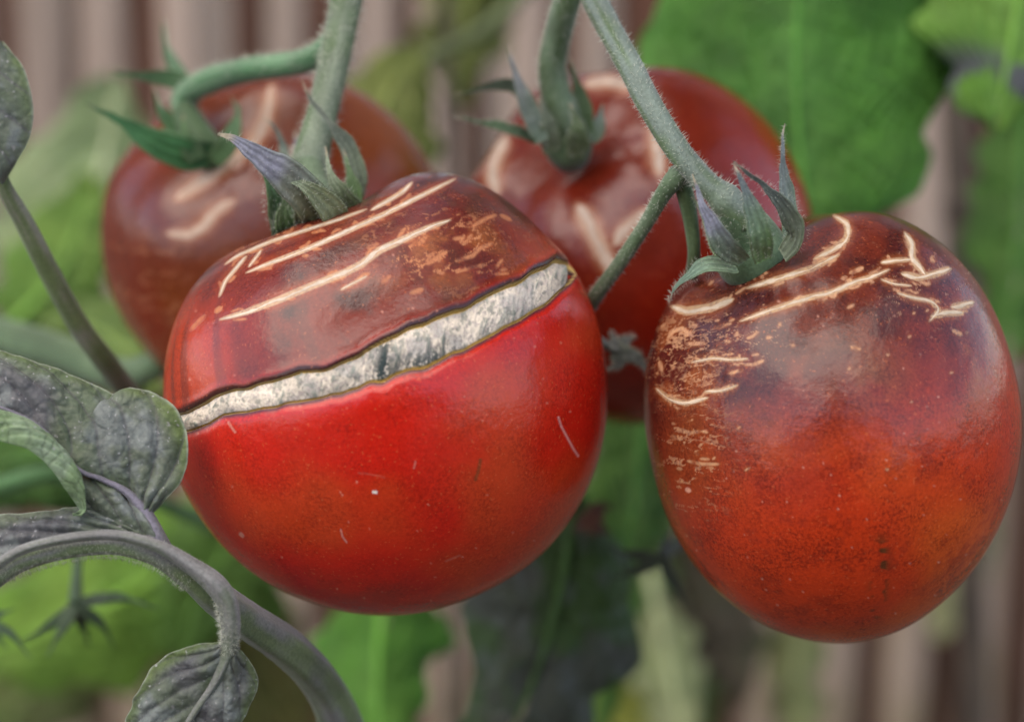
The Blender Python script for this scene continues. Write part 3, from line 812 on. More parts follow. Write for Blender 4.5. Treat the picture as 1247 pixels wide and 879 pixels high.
def colB(px, py, front, n, al):
    N = len(px); p3 = n * B.R
    big = fbm(p3, 55, 3, 15); mid = fbm(p3, 230, 4, 19); fine = fbm(p3, 900, 2, 25)
    c = lerp(np.tile((0.44, 0.034, 0.006), (N, 1)), (0.47, 0.064, 0.008), smooth(.4, .7, big))
    c = lerp(c, (0.24, 0.020, 0.007), 0.55 * smooth(.48, .66, mid) * smooth(0.35, .6, fine))
    # red flanks
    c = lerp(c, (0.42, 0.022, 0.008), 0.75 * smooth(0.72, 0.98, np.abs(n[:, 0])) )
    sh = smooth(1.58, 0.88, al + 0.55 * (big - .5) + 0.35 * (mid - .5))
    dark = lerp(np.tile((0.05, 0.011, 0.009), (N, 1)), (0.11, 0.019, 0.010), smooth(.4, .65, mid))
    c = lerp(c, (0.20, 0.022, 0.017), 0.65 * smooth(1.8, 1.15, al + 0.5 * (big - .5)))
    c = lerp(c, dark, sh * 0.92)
    ol = np.exp(-(((px - 1050) / 55) ** 2 + ((py - 455) / 40) ** 2)) * front
    c = lerp(c, (0.13, 0.055, 0.014), 0.6 * ol * smooth(.3, .6, mid))
    ol = np.exp(-(((px - 1195) / 30) ** 2 + ((py - 430) / 60) ** 2)) * front
    c = lerp(c, (0.25, 0.07, 0.015), 0.7 * ol * smooth(.4, .65, mid))
    # vertical stain of dark dots near the blossom end
    dots = np.exp(-((px - 1072 + (py - 680) * .06) / 9) ** 2) * smooth(640, 680, py) * smooth(765, 735, py) * front
    c = lerp(c, (0.10, 0.028, 0.008), 1.6 * np.clip(dots, 0, .62) * smooth(.45, .58, fbm(p3, 650, 2, 44)))
    halo = np.zeros(N); core = np.zeros(N); h2 = np.zeros(N)
    for q, w in SC_B:
        halo = np.maximum(halo, mark(px, py, front, q, w + 7, 6)); core = np.maximum(core, mark(px, py, front, q, w, 1.5))
    for q, w in SC_B2:
        h2 = np.maximum(h2, mark(px, py, front, q, w, 1.6)); halo = np.maximum(halo, .8 * mark(px, py, front, q, w + 4, 4))
    gz = lambda cx, cy, sx, sy: np.exp(-(((px - cx) / sx) ** 2 + ((py - cy) / sy) ** 2)) * front
    left = np.clip(1.5 * gz(836, 432, 40, 42), 0, 1); low = np.clip(1.5 * gz(842, 555, 36, 62), 0, 1)
    cr = np.maximum.reduce([crackle(px, py, -0.15, 15, 6, 13, .045, .30) * left, .8 * crackle(px, py, 0.9, 11, 6, 17, .035, .42) * left, .8 * crackle(px, py, -0.3, 20, 5, 18, .03, .45) * np.clip(1.4 * gz(860, 470, 45, 30), 0, 1), crackle(px, py, 0.2, 18, 6, 14, .035, .36) * low,
                            .8 * crackle(px, py, -0.4, 12, 4, 15, .022, .52) * np.clip(1.3 * gz(905, 390, 60, 45), 0, 1), .6 * crackle(px, py, -0.1, 9, 5, 16, .02, .5) * np.clip(1.2 * gz(1130, 350, 70, 50), 0, 1)])
    c = lerp(c, (0.27, 0.085, 0.025), .65 * left * smooth(.4, .6, mid)); c = lerp(c, (0.30, 0.075, 0.02), .45 * low)
    h2 = np.maximum(h2, .85 * cr)
    c = lerp(c, (0.26, 0.075, 0.022), 0.6 * halo)
    c = lerp(c, (0.55, 0.30, 0.15), h2 * smooth(.2, .5, fine) * .9)
    c = lerp(c, (0.50, 0.34, 0.18), core * .8)
    spk = np.zeros(N); gg = np.random.default_rng(6)
    for _ in range(90):
        x, y = gg.uniform(800, 1225), gg.uniform(330, 770)
        spk = np.maximum(spk, mark(px, py, front, [(x, y), (x + .6, y + .4)], gg.uniform(.8, 2), 1.2, False) * gg.uniform(.2, .7))
    spk = np.maximum(spk, mark(px, py, front, [(837, 596), (839, 597)], 5, 1.2, False))
    c = lerp(c, (0.62, 0.30, 0.2), spk)
    return c, 0.3 * np.clip(core + h2, 0, 1)
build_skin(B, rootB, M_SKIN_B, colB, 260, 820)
for i, (q, w) in enumerate(SC_B):
    scar_ribbon(B, q, w * .85, rootB, tone=(0.64, 0.53, 0.40), seed=40 + i)
tag(mesh_obj('mite', P([(1233, 507, .3755)])[0] + np.array([(math.cos(a) * .0004 * s, -.0003 * s, math.sin(a) * .0005 * s) for s in (1, .5) for a in np.linspace(0, 6.28, 8, endpoint=False)]),
    [(i, (i + 1) % 8, 8 + (i + 1) % 8, 8 + i) for i in range(8)] + [tuple(range(8, 16))], M_SCAR, rootB, world_loc(rootB), {'col': np.tile((.75, .72, .68), (16, 1))}), 'tiny pale speck of dust on the flank', None)
G1, G2 = (0.14, 0.24, 0.09), (0.17, 0.24, 0.15)
sepal(rootB, [(905, 318, .356), (880, 295, .352), (862, 262, .350), (850, 235, .350), (843, 212, .350)], 30, G2, PU, seed=11, rot=.3, tip=(.4, .34, .24))
sepal(rootB, [(930, 318, .354), (925, 285, .350), (914, 250, .348), (900, 215, .347), (892, 198, .347)], 32, G1, (.15, .18, .20), seed=12, rot=-.2, tip=(.4, .34, .24))
sepal(rootB, [(955, 312, .357), (970, 285, .354), (958, 252, .352), (930, 226, .350), (906, 208, .348), (894, 196, .347)], 30, GY, (.13, .16, .15), seed=13, rot=.6, tip=(.4, .34, .24))
sepal(rootB, [(962, 300, .362), (962, 255, .363), (955, 210, .363), (953, 180, .363), (956, 150, .364)], 22, (.09, .14, .10), (.14, .17, .19), seed=14, rot=.2, tip=(.3, .27, .2))
sepal(rootB, [(895, 325, .357), (865, 322, .355), (842, 334, .356), (822, 352, .359), (814, 368, .363)], 30, G2, (.14, .22, .16), seed=15, rot=-.9, keel=.1)
sepal(rootB, [(882, 322, .360), (868, 290, .362), (856, 262, .363), (846, 244, .364), (836, 236, .365)], 15, (.12, .20, .08), (.2, .24, .13), seed=16)
stem(rootB, 'calyx_base', [(920, 330, .366, 38), (918, 314, .364, 48), (910, 288, .363, 38), (897, 262, .360, 25), (890, 244, .359, 18)], (.075, .13, .065), (.10, .16, .085), seed=17, n=40)

# ---- C and D: rear fruits
C = Fruit((337, 295), 208, 0.438, 0.98, (236, 172, 0.55), (0.09, 0.30), 0.015, 3)
rootC = thing('tomato', C.c - np.array([0, 0, C.R]), 'blurred tomato with broad pale scars behind the split one', 'tomato', 'ripe tomatoes on the truss')
SC_C = [([(215, 243), (260, 212), (305, 178), (322, 150), (332, 105)], 14), ([(204, 284), (230, 286), (248, 276), (262, 258), (285, 244)], 12)]
SC_C2 = [([(160 + i * 7, y), (200 + i * 8, y + 6), (250, y - 2)], 4) for i, y in enumerate((318, 342, 365, 388))]
def rear_colour(fr, base, dark, scs, sc2, s0):
    def fn(px, py, front, n, al):
        N = len(px); p3 = n * fr.R
        big = fbm(p3, 60, 3, s0); mid = fbm(p3, 220, 3, s0 + 4)
        c = lerp(np.tile(base, (N, 1)), np.array(base) * (0.9, 1.9, 1.2), smooth(.4, .7, big))
        c = lerp(c, dark, smooth(1.5, .7, al + .6 * (big - .5)) * .8)
        halo = np.zeros(N); core = np.zeros(N)
        for q, w in scs:
            halo = np.maximum(halo, mark(px, py, front, q, w + 10, 9)); core = np.maximum(core, mark(px, py, front, q, w, 2))
        halo = np.maximum(halo, .7 * crackle(px, py, .05, 30, 11, s0, .04, .4) * smooth(275, 310, py) * front * bool(sc2))
        c = lerp(c, (0.34, 0.13, 0.06), .6 * halo); c = lerp(c, (0.45, 0.3, 0.2), core * .8)
        return c, .25 * core
    return fn
build_skin(C, rootC, M_SKIN_C, rear_colour(C, (0.24, 0.026, 0.005), (0.09, 0.016, 0.008), SC_C, SC_C2, 61), 110, 300)
for i, (q, w) in enumerate(SC_C): scar_ribbon(C, q, w, rootC, tone=(.52, .40, .32), seed=70 + i)
sepal(rootC, [(262, 188, .412), (228, 186, .408), (185, 170, .406), (145, 146, .405), (104, 126, .405)], 44, (.045, .15, .045), (.05, .16, .06), seed=21, rot=.3, tip=(.1, .14, .08))
sepal(rootC, [(245, 120, .418), (210, 98, .418), (170, 92, .418), (128, 88, .418)], 24, (.04, .10, .035), (.035, .09, .03), seed=22)
sepal(rootC, [(235, 110, .425), (215, 85, .430), (202, 55, .432), (198, 20, .435)], 18, (.08, .16, .08), (.10, .17, .10), seed=23)
sepal(rootC, [(262, 196, .409), (280, 170, .408), (290, 140, .410), (282, 118, .412)], 26, (.07, .14, .05), (.08, .15, .07), seed=26)
sepal(rootC, [(240, 195, .408), (225, 165, .407), (222, 140, .408)], 26, (.08, .15, .06), (.07, .14, .05), seed=27)
sepal(rootC, [(215, 165, .415), (195, 130, .415), (185, 105, .416)], 18, (.05, .12, .04), (.04, .1, .04), seed=24)
stem(rootC, 'calyx_base', [(262, 200, .414, 14), (252, 185, .413, 22), (238, 160, .414, 19), (224, 132, .416, 15)], (.06, .11, .045), (.08, .14, .06), seed=25, n=40)

D = Fruit((775, 300), 217, 0.430, 0.98, (692, 176, 0.68), (0.12, 0.33), 0.03, 4)
rootD = thing('tomato', D.c - np.array([0, 0, D.R]), 'round red tomato with pale scars behind the forked green stem', 'tomato', 'ripe tomatoes on the truss')
SC_D = [([(604, 238), (599, 212), (606, 188), (618, 166)], 15), ([(704, 250), (722, 282), (736, 312), (748, 335)], 19), ([(748, 298), (765, 275), (792, 255)], 15),
        ([(797, 150), (800, 180), (804, 214)], 15), ([(712, 103), (740, 99), (772, 106)], 14)]
build_skin(D, rootD, M_SKIN_C, rear_colour(D, (0.28, 0.010, 0.003), (0.11, 0.015, 0.006), SC_D, [], 81), 110, 300)
for i, (q, w) in enumerate(SC_D): scar_ribbon(D, q, w, rootD, tone=(.55, .44, .36), seed=80 + i)
sepal(rootD, [(655, 172, .400), (625, 158, .398), (590, 150, .398), (552, 142, .398)], 15, (.08, .13, .07), (.06, .11, .05), seed=31)
sepal(rootD, [(650, 140, .402), (632, 110, .402), (610, 104, .402), (580, 110, .402), (550, 116, .402)], 18, (.035, .055, .03), (.05, .07, .04), seed=32)
sepal(rootD, [(660, 172, .397), (645, 135, .396), (632, 100, .396), (618, 55, .396)], 24, (.11, .15, .11), (.16, .17, .18), seed=33)
sepal(rootD, [(715, 165, .402), (708, 130, .401), (702, 100, .401), (692, 68, .401)], 24, (.075, .12, .05), (.06, .10, .04), seed=34)
sepal(rootD, [(672, 186, .400), (668, 150, .396), (655, 118, .395)], 26, (.13, .17, .09), (.15, .18, .13), seed=37)
sepal(rootD, [(702, 190, .400), (704, 160, .396), (694, 125, .395)], 28, (.12, .17, .07), (.11, .15, .07), seed=38)
sepal(rootD, [(718, 172, .402), (730, 150, .402), (734, 125, .402)], 24, (.12, .17, .11), (.15, .19, .15), seed=35)
stem(rootD, 'calyx_base', [(694, 190, .406, 24), (692, 176, .403, 30), (688, 156, .402, 25), (682, 130, .400, 20)], (.085, .12, .05), (.08, .13, .065), seed=36, n=40)

# ------------------------------------------------------------------ truss stems
SG, SB = (0.11, 0.17, 0.075), (0.17, 0.205, 0.145)
t1 = thing('truss_stem', P([(425, -30, .395)])[0], 'hairy grey green stem forking to the split tomato and the one behind it', 'stem')
_, c, r = stem(t1, 'pedicel', [(383, 262, .384, 26), (372, 225, .382, 25), (380, 185, .382, 22), (392, 140, .383, 19), (406, 80, .386, 19), (418, 20, .390, 20), (440, -90, .40, 21), (500, -240, .43, 22)], SG, SB, seed=41)
hairs(t1, c, r, 2600, 0.0013, 1)
_, c, r = stem(t1, 'branch', [(418, 30, .392, 15), (398, 60, .395, 16), (365, 76, .400, 15), (310, 84, .406, 15), (262, 96, .412, 16), (228, 114, .416, 15), (222, 135, .417, 15)], (.075, .19, .08), (.12, .22, .12), seed=42)
hairs(t1, c, r, 900, 0.0012, 2)
t2 = thing('truss_stem', P([(705, -30, .385)])[0], 'hairy blue green forked stem carrying the oval tomato', 'stem')
_, c, r = stem(t2, 'pedicel', [(906, 272, .360, 20), (895, 256, .359, 18), (888, 248, .359, 20.5), (880, 240, .359, 20), (872, 233, .359, 16.5), (858, 221, .359, 15), (826, 184, .360, 15.5), (795, 135, .362, 15.5), (768, 82, .366, 15.5), (742, 35, .371, 15.5), (722, -5, .376, 16), (700, -60, .385, 18), (600, -200, .41, 20), (500, -240, .43, 20)], SG, (.155, .195, .165), seed=43, n=150)
hairs(t2, c, r, 2600, 0.0009, 3)
_, c, r = stem(t2, 'side_branch', [(842, 204, .361, 8), (826, 214, .362, 13), (808, 236, .364, 10.5), (785, 275, .368, 9), (755, 320, .373, 9), (722, 366, .380, 9), (705, 400, .392, 9)], (.09, .15, .07), (.12, .17, .10), seed=44)
hairs(t2, c, r, 700, 0.0007, 4)
stem(t2, 'side_branch', [(824, 205, .363, 11), (834, 235, .365, 11), (842, 275, .367, 9), (845, 310, .369, 8), (842, 335, .373, 8)], (.09, .14, .055), (.11, .17, .08), seed=45)
_, c, r = stem(t2, 'pedicel', [(692, 182, .404, 22), (685, 150, .401, 22), (676, 110, .399, 19), (672, 80, .397, 17), (680, 40, .394, 17), (692, -5, .389, 17), (704, -50, .386, 17)], (.085, .135, .055), (.12, .17, .10), seed=46)
hairs(t2, c, r, 1200, 0.001, 5)

# ------------------------------------------------------------------ leaves
def patch(root, name, ea, eb, mat, colour_fn, nu=120, nv=48, bulge=0.0, vein=0.0, veins=7, slant=0.35, seed=0, thick=0.00035, flip=False, crumple=0.0004, teeth=(0.00018, 16)):
    """a piece of leaf blade between two edge lines of (px, py, depth); real thickness"""
    a, b = P(spline(ea, nu)), P(spline(eb, nu))
    v = np.linspace(0, 1, nv); u = np.linspace(0, 1, nu)
    tz = vnoise(np.stack([u * teeth[1], u * 0 + seed * 2.3, u * 0], 1), 1.0, seed + 60) - .5
    a = a + unit(a - b) * (2 * teeth[0] * tz * np.sin(np.pi * u) ** .3)[:, None]
    g = a[:, None, :] * (1 - v)[None, :, None] + b[:, None, :] * v[None, :, None]
    du = np.gradient(g, axis=0); dv = np.gradient(g, axis=1)
    nrm = unit(np.cross(du, dv))
    fl = np.sum(nrm * (CAM_LOC - g), -1).mean() < 0
    if fl: nrm = -nrm
    U, V = np.meshgrid(u, v, indexing='ij')
    ph = veins * (U + slant * (V - .5))
    fold = np.abs(np.sin(np.pi * ph))
    h = bulge * np.sin(np.pi * V) + vein * (fold ** 0.7 - 0.6) * np.clip(np.sin(np.pi * np.clip(V * .9 + .08, 0, 1)) * 1.3, 0, 1)
    flat = g.reshape(-1, 3)
    h = h + crumple * 4 * (fbm(flat, 130, 4, seed) - .5).reshape(h.shape) + crumple * 1.6 * np.abs(fbm(flat, 420, 3, seed + 70) - .5).reshape(h.shape)
    top = g + nrm * h[..., None]
    edge_t = np.minimum(np.minimum(V, 1 - V) * 12, 1) ** .5 * .9 + .1
    bot = top - nrm * (thick * edge_t)[..., None]
    n1 = nu * nv
    pts = np.vstack([top.reshape(-1, 3), bot.reshape(-1, 3)])
    f = grid_faces(nu, nv)
    if fl: f = f[:, ::-1]
    f2 = f[:, ::-1] + n1
    ring = np.concatenate([np.arange(nv), np.arange(1, nu) * nv + nv - 1, (nu - 1) * nv + np.arange(nv - 2, -1, -1), np.arange(nu - 2, 0, -1) * nv])
    r2 = np.roll(ring, -1)
    side = np.stack([ring, ring + n1, r2 + n1, r2], 1)
    if fl: side = side[:, ::-1]
    col = colour_fn(U.ravel(), V.ravel(), fold.ravel(), flat)
    col = np.clip(np.vstack([col, col * np.array((1.25, 1.35, 1.15))]), 0, 1)
    return mesh_obj(name, pts, np.vstack([f, f2, side]), mat, root, world_loc(root), {'col': col})

def dusk(seed, green=0.35, va=0.0, edgeV=0):
    """grey violet blade with green patches near the margin"""
    def fn(U, V, fold, p):
        N = len(U); a = fbm(p, 90, 4, seed); b = fbm(p, 320, 4, seed + 5)
        c = lerp(np.tile((0.100, 0.125, 0.088), (N, 1)), (0.092, 0.095, 0.100), smooth(.42, .62, a))
        c = lerp(c, (0.17, 0.195, 0.19), .8 * smooth(.52, .66, b))
        e = V if edgeV else 1 - V
        c = lerp(c, (0.085, 0.13, 0.028), np.clip(smooth(.72, .98, e + .5 * (a - .5)) * green * 2, 0, 1))
        c = lerp(c, (0.07, 0.11, 0.045), .6 * smooth(.55, .75, fbm(p, 150, 3, seed + 8)) * green * 2)
        c = lerp(c, (0.055, 0.05, 0.065), .55 * smooth(.22, .05, fold))
        c = lerp(c, (0.40, 0.38, 0.38), 0.6 * smooth(.84, .88, fbm(p, 1100, 2, seed + 3)))
        c = lerp(c, (0.26, 0.30, 0.22), smooth(.965, 1, e))
        return c
    return fn
def greenf(base, alt, seed, veinc=(0.16, 0.26, 0.10), dark=(0.05, 0.04, 0.06), dpatch=0.0):
    def fn(U, V, fold, p):
        N = len(U); a = fbm(p, 60, 4, seed)
        c = lerp(np.tile(base, (N, 1)), alt, smooth(.35, .65, a))
        c = lerp(c, veinc, .75 * smooth(.30, .03, fold))
        if dpatch: c = lerp(c, dark, dpatch * smooth(.5, .62, fbm(p, 110, 3, seed + 7)))
        return c * np.array((1.3, 1.2, .5))
    return fn

# compound leaf on the near side
lf = thing('compound_leaf', P([(430, 900, .40)])[0], 'dusty violet grey tomato leaf with a curled lobe beside the split tomato', 'leaf')
Z = .350
FOLD = [(-60, 480, .349), (0, 498, .349), (45, 518, .349), (75, 548, .350), (92, 570, .350), (123, 584, .351), (154, 600, .352), (177, 624, .352)]
l1 = patch(lf, 'leaflet', [(-60, 420, .356), (0, 430, .354), (60, 445, .353), (110, 467, .353), (145, 484, .354), (163, 476, .354), (190, 480, .354), (218, 500, .353), (229, 540, .352), (223, 580, .351), (206, 605, .351), (184, 628, .352)],
           FOLD, M_LEAF, dusk(3, .45), 170, 70, .0012, .0007, 6, -.55, 3, crumple=.0008)
l1['label'] = 'broad violet grey leaflet with its margin rolled back'
def curl_col(U, V, fold, p):
    a = fbm(p, 240, 4, 33)
    c = lerp(np.tile((0.20, 0.29, 0.15), (len(U), 1)), (0.27, 0.35, 0.24), smooth(.4, .65, a))
    return lerp(c, (0.13, 0.2, 0.08), .7 * smooth(.2, .04, fold))
patch(l1, 'curled_margin', [(-60, 478, .348), (0, 497, .348), (45, 517, .348), (75, 547, .349), (93, 572, .3495), (98, 600, .3495), (100, 622, .350)], [(-60, 520, .345), (0, 537, .345), (28, 546, .345), (52, 562, .346), (78, 596, .3475), (97, 621, .350), (100, 624, .350)],
      M_UNDER, curl_col, 90, 24, .0018, .0005, 7, .6, 5)
patch(lf, 'leaflet', [(-60, 634, .352), (0, 627, .352), (60, 621, .352), (98, 616, .351), (130, 622, .351), (165, 640, .351), (195, 668, .352)],
      [(-60, 735, .351), (0, 694, .350), (50, 668, .350), (130, 655, .350), (165, 660, .350), (185, 668, .351), (200, 680, .352)], M_LEAF, dusk(13, .2), 130, 40, .0008, .0007, 5, -.7, 13, crumple=.0008)
patch(lf, 'leaflet_base', [(92, 571, .3505), (123, 585, .351), (154, 601, .352), (178, 626, .352), (190, 650, .352)], [(99, 622, .351), (120, 626, .351), (150, 640, .351), (170, 655, .351), (188, 668, .3515)],
      M_LEAF, dusk(17, .2), 60, 36, .0012, .0010, 3, -.4, 17, crumple=.0008)
DG, DV = (0.085, 0.115, 0.065), (0.145, 0.15, 0.15)
stem(l1, 'midrib', [(-60, 476, .348, 2), (40, 514, .3485, 2.5), (92, 569, .349, 3), (123, 583, .350, 3.5), (154, 599, .3505, 5), (176, 624, .351, 9), (190, 655, .351, 13), (205, 685, .352, 14)], DV, (.15, .14, .18), seed=51, n=70)
stem(lf, 'rachis', [(-70, 762, .349, 13), (0, 698, .349, 13), (50, 675, .349, 12), (130, 663, .349, 12), (190, 675, .350, 14), (235, 703, .352, 17), (262, 726, .355, 20), (300, 755, .362, 22), (355, 792, .372, 23), (395, 835, .382, 23), (420, 890, .392, 26), (440, 960, .41, 26)], (.14, .19, .09), (.16, .165, .165), seed=52, n=160, ridges=5)
_, c, r = stem(lf, 'petiolule', [(-70, 745, .3455, 6), (0, 685, .3455, 6), (50, 662, .3455, 6), (130, 651, .3455, 6), (190, 664, .3465, 7), (235, 690, .3475, 10), (262, 711, .348, 12.5), (277, 734, .3485, 12), (281, 765, .349, 11), (277, 795, .350, 9), (262, 830, .3505, 5), (235, 870, .351, 4), (205, 920, .352, 3)], (.14, .165, .12), (.18, .18, .18), seed=54, n=150, ridges=4)
l2 = patch(lf, 'leaflet', [(276, 784, .351), (250, 783, .351), (222, 788, .352), (195, 802, .353), (175, 830, .353), (155, 870, .354), (130, 930, .355)], [(279, 792, .350), (272, 810, .3505), (262, 832, .351), (248, 855, .351), (232, 878, .352), (215, 905, .352), (190, 945, .353)],
           M_LEAF, dusk(23, .45), 90, 44, .0012, .0006, 4, .8, 23, crumple=.0008)
patch(l2, 'leaflet_half', [(282, 784, .351), (298, 797, .351), (311, 815, .352), (314, 835, .352), (306, 858, .352), (288, 885, .353), (250, 930, .354)], [(279, 792, .350), (272, 810, .3505), (262, 832, .351), (248, 855, .351), (232, 878, .352), (215, 905, .352), (190, 945, .353)],
      M_LEAF, dusk(27, .35), 90, 36, .0010, .0005, 4, .8, 27, crumple=.0008)
for k, (q, rad) in enumerate((([(0, 695, .349, 15), (60, 674, .349, 15), (130, 664, .349, 15), (190, 676, .350, 17), (235, 703, .352, 20)], 0), ([(272, 724, .349, 12), (280, 770, .349, 11), (277, 795, .35, 9)], 0))):
    qq = spline(q, 60); hairs(lf, P(qq[:, :3]), qq[:, 3] * K * qq[:, 2], 3600 if k == 0 else 1200, 0.0007, 60 + k, .00002)

# leaf with petiole, far left
lb = thing('small_leaf', P([(150, 470, .40)])[0], 'small violet leaf on a drooping green stalk', 'leaf')
patch(lb, 'blade', [(4, 222, .372), (-15, 200, .372), (-45, 150, .372), (-60, 90, .374), (-40, 40, .376), (-12, 40, .378)], [(6, 222, .372), (22, 195, .371), (37, 165, .371), (40, 130, .371), (28, 82, .372), (2, 52, .374)], M_LEAF, dusk(33, .4, edgeV=1), 70, 40, .002, .0008, 4, .3, 33)
stem(lb, 'stalk', [(2, 200, .372, 5), (6, 228, .374, 9), (30, 272, .378, 12), (62, 335, .384, 13), (95, 395, .39, 13), (128, 440, .396, 14), (165, 490, .41, 14)], (.13, .18, .07), (.18, .19, .14), seed=61)

def big_leaf(name, label, base, tip, width, col, mat, bend=0.15, veins=8, seed=0, vein=.0025, cup=.006, group=None):
    """whole leaf from a base to a tip (px, py, depth): two blade halves, a midrib and a stalk"""
    b, t = np.asarray(base, float), np.asarray(tip, float)
    root = thing(name, P([b])[0], label, 'leaf', group)
    ax = t[:2] - b[:2]; L = np.linalg.norm(ax); ax /= L; nx = np.array([-ax[1], ax[0]])
    n = 40; s = np.linspace(0, 1, n)
    mid = b + (t - b) * s[:, None]
    mid[:, :2] += nx * (np.sin(np.pi * s) * bend * L)[:, None]
    prof = np.sin(np.pi * np.clip(s, 0, 1) ** .72) ** .75 * (1 + .10 * np.sin(s * 21 + seed)) + .03
    dpp = K * b[2]
    def edge(sg, q):
        e = mid.copy(); e[:, :2] += nx * (sg * prof * width / 2)[:, None]; e[:, 2] += q * cup * prof; return e
    sel = slice(None, None, 3)
    m2 = mid.copy()
    for sg in (-1, 1):
        patch(root, 'blade_half', edge(sg, 1)[sel], m2[sel], mat, col, 90, 26, .002, vein, veins, -.9, seed + sg, crumple=.0012, teeth=(.0035, 13))
    st = m2[::6].copy(); st[:, 2] -= .0008
    back = b - (t - b) * .25
    back[2] = b[2] + .005
    pts = np.vstack([np.append(back, 7), *[np.append(p, 6 * (1 - .8 * i / len(st))) for i, p in enumerate(st)]])
    mr = np.clip(col(np.array([.5]), np.array([.5]), np.array([.5]), P([b])) * 1.35, 0, .4)[0]
    stem(root, 'midrib', pts, tuple(mr), tuple(mr * 1.2), seed=seed, n=50, seg=10)
    return root

BG1 = greenf((.040, .140, .035), (.065, .20, .06), 5, (.11, .27, .14))
big_leaf('broad_leaf', 'broad bright green leaf with fine ribs behind the rear red tomato', (985, -120, .475), (1000, 345, .462), 385, BG1, M_LEAFG, .05, 11, 5, .0045, .010)
def blotch(U, V, fold, p):
    c = greenf((.08, .20, .05), (.12, .26, .09), 7, veinc=(.14, .28, .12))(U, V, fold, p)
    px, py = proj(p)
    m = smooth(45, 90, py) * smooth(.46, .54, fbm(p, 120, 3, 77))
    return lerp(c, (.10, .09, .13), .9 * m)
big_leaf('broad_leaf', 'green leaf tip with purple grey blotches in front of the fence', (1262, -120, .47), (1212, 160, .46), 240, blotch, M_LEAFG, 0, 6, 7, .002, .01)
big_leaf('broad_leaf', 'dark green leaf hanging below the blotched leaf tip', (1250, 130, .56), (1225, 440, .54), 110, greenf((.03, .10, .025), (.05, .15, .04), 9), M_LEAFG, 0, 7, 9, .002, .01)
big_leaf('pale_leaf', 'pale yellow green leaf far behind the small violet leaf', (40, 340, .58), (140, 95, .60), 200, greenf((.14, .21, .24), (.21, .28, .36), 11), M_LEAFG, .1, 6, 11, .003, .01)
big_leaf('broad_leaf', 'mid green leaf behind the drooping violet leaf stalk', (10, 400, .56), (110, 215, .58), 130, greenf((.08, .18, .06), (.13, .24, .09), 13), M_LEAFG, .1, 6, 13, .003, .01)
big_leaf('broad_leaf', 'dull green leaf beneath the rear tomato beside the drooping stalk', (190, 470, .50), (60, 380, .52), 90, greenf((.07, .13, .06), (.10, .17, .08), 14), M_LEAFG, .1, 6, 14, .003, .01)
big_leaf('yellow_leaf', 'yellowing leaf showing over the shoulder of the rear scarred tomato', (450, 280, .54), (505, 60, .56), 150, greenf((.12, .16, .08), (.17, .21, .12), 15, (.2, .22, .15)), M_LEAFG, -.1, 6, 15, .003, .01)
big_leaf('broad_leaf', 'large bright green leaf under the curled violet leaflet', (250, 660, .58), (-60, 800, .60), 190, greenf((.10, .22, .05), (.15, .28, .09), 17), M_LEAFG, -.06, 7, 17, .003, .012)
big_leaf('broad_leaf', 'dark green leaf behind the gap of the curled leaflet', (160, 560, .50), (-70, 600, .52), 130, greenf((.03, .09, .03), (.05, .13, .05), 19), M_LEAFG, .1, 7, 19, .003, .012)
big_leaf('broad_leaf', 'bright green leaf below the split tomato beside the thick stalk', (470, 700, .52), (465, 960, .50), 150, greenf((.06, .19, .04), (.09, .24, .06), 21, (.13, .28, .11)), M_LEAFG, .03, 8, 21, .002, .01)
def deep(U, V, fold, p):
    a = fbm(p, 100, 4, 90)
    c = lerp(np.tile((.030, .068, .010), (len(U), 1)), (.055, .060, .045), smooth(.42, .62, a))
    c = lerp(c, (.045, .07, .025), .6 * smooth(.25, .05, fold))
    c = lerp(c, (.10, .11, .11), .5 * smooth(.6, .7, fbm(p, 420, 3, 91)))
    return c
big_leaf('dark_leaf', 'dark violet green leaf hanging below the split tomato', (700, 600, .455), (585, 960, .45), 200, deep, M_LEAFG, -.06, 7, 23, .0005, .006)
big_leaf('broad_leaf', 'green leaf hanging between the dark leaf and the oval tomato', (735, 600, .52), (720, 900, .50), 110, greenf((.06, .14, .04), (.09, .19, .07), 25), M_LEAFG, .02, 7, 25, .002, .008)
big_leaf('broad_leaf', 'shaded green leaf in the gap between the two front tomatoes', (790, 470, .50), (760, 700, .48), 110, greenf((.03, .10, .02), (.05, .14, .03), 27), M_LEAFG, 0, 6, 27, .002, .008)
big_leaf('pale_leaf', 'pale yellow green leaf tip below the withered dark flower', (800, 740, .60), (835, 920, .58), 75, greenf((.17, .22, .24), (.24, .28, .36), 29), M_LEAFG, 0, 5, 29, .002, .008)
big_leaf('dark_leaf', 'dark purple leaf behind the lower flank of the oval tomato', (840, 640, .64), (905, 860, .64), 110, greenf((.05, .07, .05), (.06, .05, .08), 31, (.08, .1, .08)), M_LEAFG, 0, 6, 31, .002, .008)
big_leaf('pale_leaf', 'narrow yellow green leaf under the oval tomato against the fence', (965, 720, .66), (972, 940, .66), 60, greenf((.15, .18, .16), (.20, .23, .24), 33), M_LEAFG, 0, 5, 33, .002, .008)
big_leaf('pale_leaf', 'pale greyish green leaf against the fence past the oval tomato', (1190, 600, .70), (1140, 780, .70), 70, greenf((.16, .18, .22), (.22, .24, .30), 35), M_LEAFG, 0, 5, 35, .002, .008)
big_leaf('broad_leaf', 'olive leaf low down below the pale leaf tip', (700, 860, .62), (860, 930, .60), 110, greenf((.10, .12, .03), (.14, .16, .04), 37), M_LEAFG, 0, 5, 37, .002, .008)

big_leaf('dark_leaf', 'brownish olive leaf behind the thick violet stalk', (250, 730, .62), (400, 940, .64), 170, greenf((.06, .06, .03), (.09, .08, .045), 39), M_LEAFG, .1, 6, 39, .002, .008)
